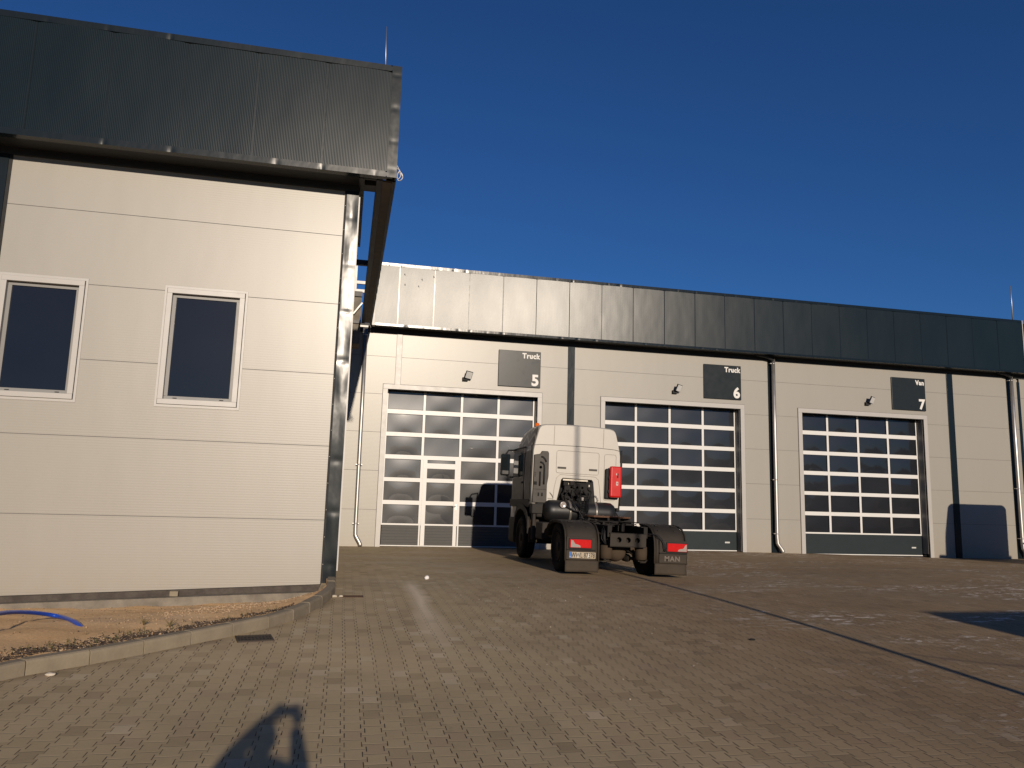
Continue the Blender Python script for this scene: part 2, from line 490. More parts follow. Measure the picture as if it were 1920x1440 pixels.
M['hose'] = simple('blue_plastic_pipe', (.012, .075, .50), .38, var=.06)
M['bush'] = simple('foliage_far', (.03, .045, .02), .9, var=.4, vs=.5, obj=False)
M['cable'] = simple('white_cable', (.75, .72, .68), .5)

# ------------------------------------------------------------------ ground
GP = [(-60, -3.0), (-40, -2.6), (-10, -2.0), (0, -1.76), (4.8, -1.62), (9, -1.48), (12, -1.405), (14.5, -1.38), (18, -1.42), (24.2, -1.52), (60, -1.6), (400, -1.6)]
def sstep(t): t = min(1, max(0, t)); return t * t * (3 - 2 * t)
def gz(X, Y):
    if Y <= -60: z = -3.0
    elif Y >= 400: z = -1.6
    else:
        for i in range(len(GP) - 1):
            if GP[i][0] <= Y <= GP[i + 1][0]: break
        p0, p1 = GP[i], GP[i + 1]
        h = p1[0] - p0[0]
        def sl(j):
            if j <= 0 or j >= len(GP) - 1: return 0
            a = (GP[j][1] - GP[j - 1][1]) / (GP[j][0] - GP[j - 1][0]); b = (GP[j + 1][1] - GP[j][1]) / (GP[j + 1][0] - GP[j][0])
            return 0 if a * b <= 0 else 2 * a * b / (a + b)
        t = (Y - p0[0]) / h
        m0, m1 = sl(i) * h, sl(i + 1) * h
        z = (2 * t ** 3 - 3 * t ** 2 + 1) * p0[1] + (t ** 3 - 2 * t ** 2 + t) * m0 + (-2 * t ** 3 + 3 * t ** 2) * p1[1] + (t ** 3 - t ** 2) * m1
    z -= .1 * sstep((X - 13) / 8) * sstep((Y - 12) / 12)
    z -= .062 * sstep((X - 4.2) / 2.5) * (1 - sstep((X - 8) / 6)) * math.exp(-((Y - 16) / 5) ** 2)
    return z
def on_ground(x, y):
    d = ray(x, y); s_ = 1.0
    for _ in range(40000):
        p = d * s_
        if p.z < gz(p.x, p.y): return p
        s_ += .003
    return p
def axis_pts(a, b, fine0, fine1, step, grow=1.35):
    pts = [fine0 + step * i for i in range(int((fine1 - fine0) / step) + 1)]
    st = step; q = pts[-1]
    while q < b: st *= grow; q = min(b, q + st); pts.append(q)
    st = step; q = pts[0]; left = []
    while q > a: st *= grow; q = max(a, q - st); left.append(q)
    return left[::-1] + pts
xs = axis_pts(-500, 500, -9, 28, .25); ys = axis_pts(-500, 500, -12, 27, .25)
# kerb along the sand bed
KPX = [(-260, 1335), (-120, 1304), (0, 1277), (47, 1267), (168, 1246), (271.6, 1225.6), (359, 1208), (433, 1193), (503.6, 1177.5), (553, 1162), (589.5, 1145), (613, 1131), (628, 1117), (634, 1105)]
kp = [on_ground(*p) for p in KPX]
kp = [Vector((p.x, p.y, 0)) for p in kp]
kp.insert(0, kp[0] + (kp[0] - kp[1]).normalized() * 3.5)
kp[-1] = Vector((-.03, 12.62, 0))
# resample in stones of .5 m
def resample(pts, step):
    out = [pts[0].copy()]; acc = 0
    L = [0]
    for i in range(1, len(pts)): L.append(L[-1] + (pts[i] - pts[i - 1]).length)
    n = max(1, round(L[-1] / step))
    for k in range(1, n + 1):
        d = L[-1] * k / n
        for i in range(1, len(pts)):
            if L[i] >= d - 1e-9:
                t = (d - L[i - 1]) / (L[i] - L[i - 1]); out.append(pts[i - 1].lerp(pts[i], t)); break
    return out
ks = resample(kp, .505)
kerb = MB()
KW, KH = .125, .125
def knorm(i):
    a = ks[max(i - 1, 0)]; b = ks[min(i + 1, len(ks) - 1)]
    t = (b - a).normalized(); return Vector((-t.y, t.x, 0))
KB = []     # back edge of the kerb
for i in range(len(ks) - 1):
    a, b = ks[i], ks[i + 1]
    t = (b - a).normalized()
    a2, b2 = a + t * .004, b - t * .004
    na, nb = knorm(i), knorm(i + 1)
    dz = random.uniform(-.006, .006)
    sec = [(0, -.1), (0.004, KH - .028), (.010, KH - .010), (.026, KH), (KW, KH), (KW, -.1)]
    vv = []
    for q, nn in ((a2, na), (b2, nb)):
        z = gz(q.x, q.y) + dz
        vv += [(q.x + nn.x * s0, q.y + nn.y * s0, z + h) for s0, h in sec]
    n = len(sec)
    kerb.add(vv, [tuple(range(n)), tuple(range(2 * n - 1, n - 1, -1))] + [(j, n + j, n + (j + 1) % n, (j + 1) % n) for j in range(n)])
for i in range(len(ks)):
    nn = knorm(i); KB.append(ks[i] + nn * (KW - .01))
tag(kerb.build('kerb', M['kerb'], bevel=.003), kind='structure')

def in_bed(x, y):
    if x > -.3 or y > 12.85: return False
    q = min(range(len(KB)), key=lambda i: (KB[i].x - x) ** 2 + (KB[i].y - y) ** 2)
    nn = knorm(q)
    return (x - KB[q].x) * nn.x + (y - KB[q].y) * nn.y > .22 and x > KB[0].x - 3
g = MB()
vs = [(x, y, gz(x, y) + (.006 * math.sin(x * 1.3 + math.sin(y)) * math.sin(y * .9) if abs(x) < 30 and abs(y) < 30 else 0) - (.6 if in_bed(x, y) else 0)) for y in ys for x in xs]
w_ = len(xs)
g.add(vs, [(j * w_ + i, j * w_ + i + 1, (j + 1) * w_ + i + 1, (j + 1) * w_ + i) for j in range(len(ys) - 1) for i in range(w_ - 1)], 0, True)
tag(g.build('pavement', M['pave'], recalc=False), kind='structure')

# sand bed between kerb and annex plinth
D1F, D1W = 12.3, 12.9        # annex: fascia plane, wall plane
D2F, D2W = 23.6, 24.14       # workshop: fascia plane, wall plane
def plinth_top(X): return -1.41 + (X + .27) * (.19 / 4.56) if X < -.27 else -1.41
def sand_bed_z(X, Yk, Y, Ye, i):
    t = (Y - Yk) / max(.2, Ye - Yk)
    z0 = gz(X, Yk) + KH - .018
    z1 = plinth_top(X) - .21
    z = z0 + (z1 - z0) * sstep(t) ** 1.9
    z += .035 * math.exp(-((t - .78) / .2) ** 2) * (.8 + .2 * math.sin(X * 1.7 + 1)) + .05 * sstep((-3.2 - X) / 1.5) * t
    z += .012 * math.sin(X * 5.1 + Y * 2.3) * math.sin(Y * 4.4 - X) + .006 * math.sin(X * 13 + Y * 17)
    return z
sb = MB()
KBd = resample(KB, .12)
NS = 70
YE = 12.62
def sand_pt(u, v):
    f = u * (len(KBd) - 1); i = min(int(f), len(KBd) - 2)
    k = KBd[i].lerp(KBd[i + 1], f - i)
    ex = k.x + (k.x + .03) * .25 * v
    Y = k.y + (max(YE, k.y + .02) - k.y) * v
    return (ex, Y, sand_bed_z(ex, k.y, Y, max(YE, k.y + .02), i))
sb.grid(sand_pt, len(KBd) - 1, NS)
sand = sb.build('sandy_ground', M['sand'], recalc=False)
tag(sand, kind='structure')
def sand_random():
    u = random.random(); v = random.random()
    return Vector(sand_pt(u, v))

# ------------------------------------------------------------------ annex (left building)
annex = empty('annex_building', (-3, 12.9, -1.6), 'nearer cream panelled building with two windows under an overhanging dark roof band', 'building')
def dents(name, x0, x1, z0, z1, y, mat, parent, dent_x=(), amp=.012, nx=None, nz=None, seed=1, thick=.02, big=0.0):
    """thin folded metal strip with dents at given places; dent axis along its long side"""
    rnd = random.Random(seed)
    horizontal = (x1 - x0) > (z1 - z0)
    L = (x1 - x0) if horizontal else (z1 - z0)
    nl = int(L / .03) + 2
    ds = [(d, rnd.uniform(.1, 1) ** 1.5 * amp * .75, rnd.uniform(.02, .06)) for d in dent_x]
    ph = [rnd.uniform(0, 6) for _ in range(6)]
    def off(l, w):
        o = 0
        for d, a, s0 in ds:
            if abs(l - d) < .25: o += a * math.exp(-((l - d) / s0) ** 2) * (1 - .8 * w)
        o += big * (2 * math.sin(l * 3.1 + ph[0] + 1.5 * w) + 1.2 * math.sin(l * 5.3 + ph[1] - 2.5 * w) + .3 * math.sin(l * 11 + ph[2]))
        return o
    m = MB()
    nw = 5
    def fn(u, v):
        if horizontal:
            x = x0 + L * u; z = z0 + (z1 - z0) * v
            return (x, y + off(x, abs(2 * v - 1) if big else v), z)
        x = x0 + (x1 - x0) * v; z = z0 + L * u
        return (x, y + off(z, abs(2 * v - 1)), z)
    m.grid(fn, nl, nw)
    if horizontal:
        m.add([(x0, y, z1), (x1, y, z1), (x1, y + thick, z1), (x0, y + thick, z1)], [(0, 1, 2, 3)])
        m.add([(x0, y, z0), (x1, y, z0), (x1, y + thick, z0), (x0, y + thick, z0)], [(0, 1, 2, 3)])
    o = m.build(name, mat, parent)
    return o
def fascia(parent, x0, x1, seams, y, z0, z1, seed):
    rnd = random.Random(seed)
    m = MB()
    ed = [x0] + [q for q in seams if x0 < q < x1] + [x1]
    for a, b in zip(ed[:-1], ed[1:]):
        bow = rnd.uniform(.006, .020); ti = rnd.uniform(-.0025, .0025); tz = rnd.uniform(-.003, .003)
        def fn(u, v, a=a, b=b, bow=bow, ti=ti, tz=tz):
            e = min(u, 1 - u) * (b - a)
            d = .012 if e < .004 else 0
            return (a + .002 + (b - a - .004) * u, y - bow * (1 - (2 * u - 1) ** 2) - ti * (2 * u - 1) + tz * (2 * v - 1) + d, z0 + (z1 - z0) * v)
        m.grid(fn, 14, 6)
    f = m.build('fascia_cladding', M['fascia'], parent)
    b = MB()
    for q in ed[1:-1]: b.box(q - .011, q + .011, y + .004, y + .03, z0, z1)
    b.build('cladding_joint', M['dtrim'], f, world=True)
    bk = MB(); bk.box(x0, x1, y + .03, y + .12, z0 + .02, z1 - .02); bk.build('fascia_backing', M['soffit'], parent)
    return f
# body
body = MB()
body.box(-30, -.05, D1W + .35, 23.9, -2.0, 5.35)
body.box(-.09, -.05, D1W + .02, D1W + .35, -2.0, 5.35)
body.build('body_wall', M['core'], annex)
rf = MB(); rf.box(-30, -.05, D1W - .02, 23.9, 5.36, 5.6); rf.build('roof', M['soffit'], annex)
# front wall panels with window openings: (x0,x1,z0,z1)
WIN = [(-5.38, -4.145, 1.325, 3.255), (-2.98, -1.735, 1.325, 3.255)]
SEAMS = [4.385, 3.185, 1.985, .79, -.405]
def wall_panels(parent, name, x0, x1, z0f, ztop, y, seams, holes, back=.08):
    """sandwich panels: rectangles between seams, cut round the openings; 8 mm joints"""
    m = MB()
    zs = [ztop] + seams + [z0f]
    for zt, zb in zip(zs[:-1], zs[1:]):
        if zt <= zb: continue
        xe = sorted({x0, x1} | {h[0] for h in holes} | {h[1] for h in holes})
        xe = [q for q in xe if x0 <= q <= x1]
        for a, b in zip(xe[:-1], xe[1:]):
            zc = [(zb, zt)]
            for h in holes:
                if a >= h[0] - 1e-6 and b <= h[1] + 1e-6:
                    nz = []
                    for (p, q) in zc:
                        if h[3] <= p or h[2] >= q: nz.append((p, q)); continue
                        if p < h[2]: nz.append((p, h[2]))
                        if q > h[3]: nz.append((h[3], q))
                    zc = nz
            for (p, q) in zc:
                p2 = p + (.005 if abs(p - zb) < 1e-6 else 0); q2 = q - (.005 if abs(q - zt) < 1e-6 else 0)
                m.add([(a, y, p2), (b, y, p2), (b, y, q2), (a, y, q2)], [(0, 1, 2, 3)])
                for zz in ((p2,) if p2 > p else ()) + ((q2,) if q2 < q else ()):
                    m.add([(a, y, zz), (b, y, zz), (b, y + .02, zz), (a, y + .02, zz)], [(0, 1, 2, 3)])
    return m.build(name, M['panel'], parent)
wall_panels(annex, 'front_wall', -5.42, -.27, -1.9, 5.6, D1W, SEAMS, WIN)
jb = MB(); jb.box(-5.42, -.27, D1W + .006, D1W + .018, -1.9, 5.3, 0)
# joint backing only behind the joints (thin strips), windows stay open
jb = MB()
for z in SEAMS:
    segs = [(-5.42, -.27)]
    for h in WIN:
        if h[2] < z < h[3]:
            ns = []
            for a, b in segs:
                if h[1] <= a or h[0] >= b: ns.append((a, b)); continue
                if h[0] > a: ns.append((a, h[0]))
                if h[1] < b: ns.append((h[1], b))
            segs = ns
    for a, b in segs: jb.box(a, b, D1W + .006, D1W + .018, z - .02, z + .02)
jb.build('panel_joint', M['seam'], annex)
wall_panels(annex, 'front_wall', -30, -6.0, -1.9, 5.6, D1W, SEAMS, [])
# dark pilaster at the far left and its edge strip
pl = MB(); pl.box(-6.0, -5.47, D1W - .03, D1W + .02, -1.9, 5.4); pl.build('pilaster', M['dtrim'], annex)
pl = MB(); pl.box(-5.47, -5.42, D1W - .012, D1W + .02, -1.9, 5.4); pl.build('pilaster_edge', M['black'], annex)
# corner post: dented anthracite flashing with a black edge and screws
cz = [i * .83 - 1.1 for i in range(8)]
dents('corner_flashing', -.235, -.035, -1.43, 5.2, D1W - .035, M['dtrim'], annex, cz, .010, seed=5, big=.0016)
ce = MB()
ce.box(-.272, -.236, D1W - .022, D1W + .02, -1.43, 5.2)
ce.box(-.236, -.036, D1W - .02, D1W + .018, -1.43, 5.2)
ce.build('corner_backing', M['black'], annex)
cs = MB(); cs.box(-.034, -.012, D1W - .03, D1W + .25, -1.2, 5.1); cs.build('corner_return_strip', M['ltrim'], annex)
sw = MB()
for i in range(15): sw.lathe([(-.006, .0), (-.006, .007), (0, .009)], (-.252, D1W - .024, -1.1 + i * .43), 'Y', 8)
sw.build('flashing_screw', M['galv'], annex)
# fascia, trims and soffit
S1 = [-5.09 - 1.12 * k for k in range(1, 22)][::-1] + [-5.09, -3.98, -2.88, -1.77, -.66]
ZB, ZT = 5.37, 7.17
fascia(annex, -29.5, .40, S1, D1F, ZB, ZT, 3)
dents('fascia_top_trim', -29.5, .40, ZT, 7.275, D1F - .02, M['dtrim'], annex, [-.3 - .92 * k + random.uniform(-.12, .12) for k in range(30)], .012, seed=8, thick=.14)
dents('fascia_bottom_trim', -29.5, .40, 5.27, ZB, D1F - .022, M['dtrim'], annex, [.2, -.1, -.42, -.66] + [-1.3 - .86 * k + random.uniform(-.1, .1) for k in range(30)], .016, seed=9, thick=.14)
dents('fascia_end_trim', .40, .56, 5.27, 7.275, D1F - .024, M['dtrim'], annex, [5.4, 5.9, 6.5, 7.1], .006, seed=10, big=.0008)
et = MB(); et.box(.535, .56, D1F - .02, D1F + .14, 5.27, 7.275); et.box(.40, .535, D1F + .0, D1F + .13, 5.3, 7.25); et.build('fascia_end_return', M['dtrim'], annex)
so = MB(); so.box(-29.5, .0, D1F + .13, D1W + .2, 5.30, 5.345); so.build('soffit', M['soffit'], annex)
# head flashing over the wall
hf = MB(); hf.box(-29.5, -.02, D1W - .05, D1W + .015, 5.19, 5.3); hf.build('wall_head_flashing', M['soffit'], annex)
# windows
for (x0, x1, z0, z1) in WIN:
    w = MB()
    o_ = .035
    # outer thin flange
    w.box(x0 - .012, x1 + .012, D1W - .008, D1W - .001, z1 - .02, z1 + .022)
    w.box(x0 - .012, x1 + .012, D1W - .008, D1W - .001, z0 - .022, z0 + .02)
    w.box(x0 - .018, x0 + .02, D1W - .0085, D1W - .001, z0 - .022, z1 + .022)
    w.box(x1 - .02, x1 + .018, D1W - .0085, D1W - .001, z0 - .022, z1 + .022)
    # broad casing, mitred look: four bars
    T = .105
    w.box(x0 + .028, x1 - .028, D1W - .03, D1W + .10, z1 - T, z1 - .024)
    w.box(x0 + .028, x1 - .028, D1W - .03, D1W + .10, z0 + .024, z0 + T)
    w.box(x0 + .026, x0 + T, D1W - .031, D1W + .10, z0 + T, z1 - T)
    w.box(x1 - T, x1 - .026, D1W - .031, D1W + .10, z0 + T, z1 - T)
    wo = w.build('window', M['ltrim'], annex, bevel=.003)
    k = MB()
    k.box(x0 + .004, x1 - .004, D1W - .004, D1W + .08, z0 + .004, z0 + .025); k.box(x0 + .004, x1 - .004, D1W - .004, D1W + .08, z1 - .025, z1 - .004)
    k.box(x0 + .004, x0 + .0265, D1W - .004, D1W + .08, z0 + .025, z1 - .025); k.box(x1 - .0265, x1 - .004, D1W - .004, D1W + .08, z0 + .025, z1 - .025)
    k.build('shadow_gap', M['black'], wo)
    s2 = MB()
    a, b, c, d = x0 + T, x1 - T, z0 + T, z1 - T
    Fw = .055
    y0, y1 = D1W + .045, D1W + .10
    s2.box(a, b, y0, y1, d - Fw, d); s2.box(a, b, y0, y1, c, c + Fw)
    s2.box(a, a + Fw, y0, y1, c + Fw, d - Fw); s2.box(b - Fw, b, y0, y1, c + Fw, d - Fw)
    s2.build('sash_frame', M['greyalu'], wo, bevel=.003)
    gl = MB(); gl.add([(a + Fw, y0 + .02, c + Fw), (b - Fw, y0 + .02, c + Fw), (b - Fw, y0 + .02, d - Fw), (a + Fw, y0 + .02, d - Fw)], [(0, 1, 2, 3)])
    gl.build('pane', M['glass'], wo, recalc=False)
    dr = MB()
    for q in (.16, .84):
        xc = a + (b - a) * q; dr.box(xc - .03, xc + .03, y0 - .008, y0 + .002, c + .018, c + .03)
    dr.build('drain_cap', M['black'], wo)
# plinth
pn = MB()
def sloped(m, xa, xb, y0, y1, off, h, mi=0, n=12):
    for i in range(n):
        a = xa + (xb - xa) * i / n; b = xa + (xb - xa) * (i + 1) / n
        za, zb = plinth_top(a) + off, plinth_top(b) + off
        ja = random.uniform(-.006, .006)
        vs = [(a, y0 + ja, za - h), (b, y0 + ja, zb - h), (b, y1, zb - h), (a, y1, za - h), (a, y0 + ja, za), (b, y0 + ja, zb), (b, y1, zb), (a, y1, za)]
        m.add(vs, [(0, 1, 2, 3), (4, 5, 6, 7), (0, 1, 5, 4), (2, 3, 7, 6), (0, 3, 7, 4), (1, 2, 6, 5)], mi)
sloped(pn, -12, -.26, 12.80, 12.9 + .03, -.0, .5)
pn.build('plinth_strip', M['plinthd'], annex, recalc=False)
pn = MB(); sloped(pn, -12, -.02, 12.60, 12.80, -.085, .5, n=9)
pn.build('foundation_edge', M['plinth'], annex, recalc=False)
# roof frame running back to the workshop
fr = MB()
fr.box(.50, .56, D1F + .14, D2F + .0, 5.255, 5.50)
fr.box(.40, .50, D1F + .14, D2F + .0, 5.33, 5.36)
fr.build('edge_beam', M['steel'], annex)
fr = MB(); fr.box(.345, .498, D1F + .2, D2F - .2, 5.262, 5.30); fr.build('beam_flange', M['steeld'], annex)
fr = MB(); fr.box(.24, .343, D1F + .14, D2F - .1, 5.258, 5.44); fr.build('inner_beam', M['steel'], annex)
fr = MB(); fr.box(-.05, .045, D1F + .14, 16.1, 5.262, 5.40); fr.build('wall_beam', M['steel'], annex)
for (ya, yb, mk, z) in ((12.44, 12.50, 'steel', 5.27), (12.72, 13.0, 'steel', 5.27), (17.4, 17.5, 'steel', 5.27)):
    fr = MB(); fr.box(-.045, .238, ya, yb, z, z + .12); fr.build('outrigger', M[mk], annex)
rod = MB(); rod.tube([(.29, 12.5, 7.2), (.27, 12.5, 7.7), (.262, 12.5, 8.12)], [.011, .009, .004], 8); rod.build('lightning_rod', M['galv'], annex)
cb = MB()
pts = []
for i in range(30):
    a_ = i / 29 * 2 * math.pi * 1.35
    pts.append((.60 + .045 * math.cos(a_) + .02, 12.33 + .03 * math.sin(a_ * 2), 5.33 + .075 * math.sin(a_) - .01 * i / 29))
pts = [(.565, 12.36, 5.47), (.60, 12.35, 5.45)] + pts
cb.tube(pts, .008, 6); cb.tube([(.565, 12.36, 5.52), (.61, 12.34, 5.42), (.63, 12.33, 5.33), (.60, 12.34, 5.28), (.565, 12.35, 5.30)], .007, 6)
cbo = cb.build('cable_coil', M['cable']); tag(cbo, 'loop of white cable hanging from the end of the nearer roof band', 'cable')

# ------------------------------------------------------------------ workshop (right building)
ws = empty('workshop_building', (12, 24.14, -1.55), 'long cream workshop with three glazed sectional doors under a dark roof band', 'building')
DOORS = [(1.185, 6.05), (8.375, 13.32), (15.70, 20.68)]
DZ = 3.355
TR = .15
HOLES = [(a, b, -2.2, DZ) for a, b in DOORS]
# pilaster strips split the wall
STR = [(7.06, 7.30), (14.40, 14.68), (21.76, 22.02)]
segs = [(-.05, 7.06), (7.30, 14.40), (14.68, 21.76), (22.02, 24.42), (24.66, 24.90), (25.02, 48)]
for a, b in segs:
    wall_panels(ws, 'front_wall', a, b, -2.1, 5.35, D2W, SEAMS, HOLES)
jb = MB()
for z in SEAMS:
    for a, b in segs:
        sg = [(a, b)]
        for h in HOLES:
            if h[2] < z < h[3]:
                ns = []
                for p, q in sg:
                    if h[1] <= p or h[0] >= q: ns.append((p, q)); continue
                    if h[0] > p: ns.append((p, h[0]))
                    if h[1] < q: ns.append((h[1], q))
                sg = ns
        for p, q in sg: jb.box(p, q, D2W + .006, D2W + .018, z - .02, z + .02)
jb.build('panel_joint', M['seam'], ws)
for a, b in ((7.06, 7.30), (21.76, 22.02)):
    pl = MB(); pl.box(a, b, D2W - .028, D2W + .03, -2.0, 5.3); pl.build('pilaster', M['dtrim'], ws, bevel=.004)
pl = MB(); pl.box(14.40, 14.68, D2W + .02, D2W + .06, -2.0, 5.3); pl.build('pilaster', M['dtrim'], ws)
pl = MB(); pl.box(24.42, 24.66, D2W + .02, D2W + .06, -2.0, 5.3); pl.build('pilaster', M['dtrim'], ws)
pl = MB(); pl.box(24.90, 25.02, D2W - .02, D2W + .03, -2.0, 5.0); pl.build('pilaster', M['dtrim'], ws)
st = MB(); st.box(1.39, 1.565, D2W - .022, D2W - .002, DZ + TR, 5.3); st.build('joint_flashing', M['ltrim'], ws, bevel=.003)
st = MB(); st.box(1.385, 1.392, D2W - .023, D2W - .001, DZ + TR, 5.3); st.box(1.563, 1.570, D2W - .023, D2W - .001, DZ + TR, 5.3); st.build('flashing_edge', M['seam'], ws)
# building mass behind
bd = MB(); bd.box(-.05, 48, 26.5, 60, -2.2, 5.4)
bd.box(-.05, 48, D2W + .1, 26.5, 5.30, 5.45)
bd.build('body_wall', M['soffit'], ws)
# wall mass strips between doors, set behind the panels
bm_ = MB()
prev = -.05
for a, b in DOORS + [(48, 48)]:
    if a > prev: bm_.box(prev, a, D2W + .075, D2W + .16, -2.2, 5.3)
    prev = b
for a, b in DOORS: bm_.box(a, b, D2W + .075, D2W + .16, DZ + .0, 5.3)
bm_.build('wall_core', M['core'], ws)
# fascia
X0F, X1F = .655, 24.78
S2 = [1.345 + 1.1165 * k for k in range(22)]
fascia(ws, X0F, X1F, S2, D2F, 5.33, 7.19, 21)
dj = []
k = X0F + .3
while k < X1F:
    dj.append(k); k += random.uniform(.38, .75)
dents('fascia_top_trim', X0F, X1F, 7.19, 7.285, D2F - .02, M['dtrim'], ws, dj, .016, seed=12, thick=.14)
dents('fascia_bottom_trim', X0F, X1F, 5.255, 5.33, D2F - .02, M['dtrim'], ws, [q + .2 for q in dj if q < 16], .014, seed=13, thick=.14)
fe = MB(); fe.box(X0F - .09, X0F, D2F - .022, D2F + .2, 5.25, 7.29); fe.build('fascia_end_trim', M['ltrim'], ws, bevel=.004)
fe = MB(); fe.box(X1F, X1F + .03, D2F - .022, D2F + .2, 5.25, 7.29); fe.build('fascia_end_trim', M['ltrim'], ws, bevel=.004)
fe = MB(); fe.box(X1F + .04, 48, D2F + .12, D2F + .2, 5.25, 7.2); fe.build('fascia_cladding', M['fascia'], ws)
so = MB(); so.box(X0F - .09, 48, D2F + .12, D2W + .07, 5.28, 5.32); so.build('soffit', M['soffit'], ws)
so = MB(); so.box(-.05, 48, D2W - .04, D2W - .003, 5.13, 5.28); so.build('wall_head_flashing', M['soffit'], ws)
rod = MB(); rod.tube([(24.5, 23.7, 7.2), (24.5, 23.7, 8.0), (24.5, 23.7, 8.65)], [.022, .018, .012], 8); rod.build('lightning_rod', M['galv'], ws)
for z_ in (7.20, 6.53, 6.26):
    m = MB(); m.box(-.04, .57, D2F + .0, D2F + .08, z_, z_ + .10); m.build('parapet_rail', M['ltrim'], ws, bevel=.004)
m = MB(); m.box(.40, .47, D2F - .03, D2F - .002, 6.1, 6.85); m.build('parapet_post', M['plinth'], ws)
m = MB(); m.box(-.02, .03, D2F - .01, D2F + .03, 4.4, 7.3); m.build('parapet_post', M['ltrim'], ws)
# gap stuff behind the left corner: pale block end of the roof frame
gb = MB(); gb.box(-.04, .20, 22.2, 23.0, 4.35, 5.75); gb.build('roof_end_block', M['plinth'], ws)
gb = MB(); gb.box(-.045, .21, 22.15, 22.2, 4.95, 5.05); gb.box(-.045, .21, 22.14, 22.2, 5.75, 5.9); gb.build('roof_end_angle', M['steel'], ws)
gb = MB(); gb.obox((.10, 22.1, 5.38), (.04, .03, .42), Matrix.Rotation(R(35), 3, 'Y')); gb.build('loose_bracket', M['white'], ws)

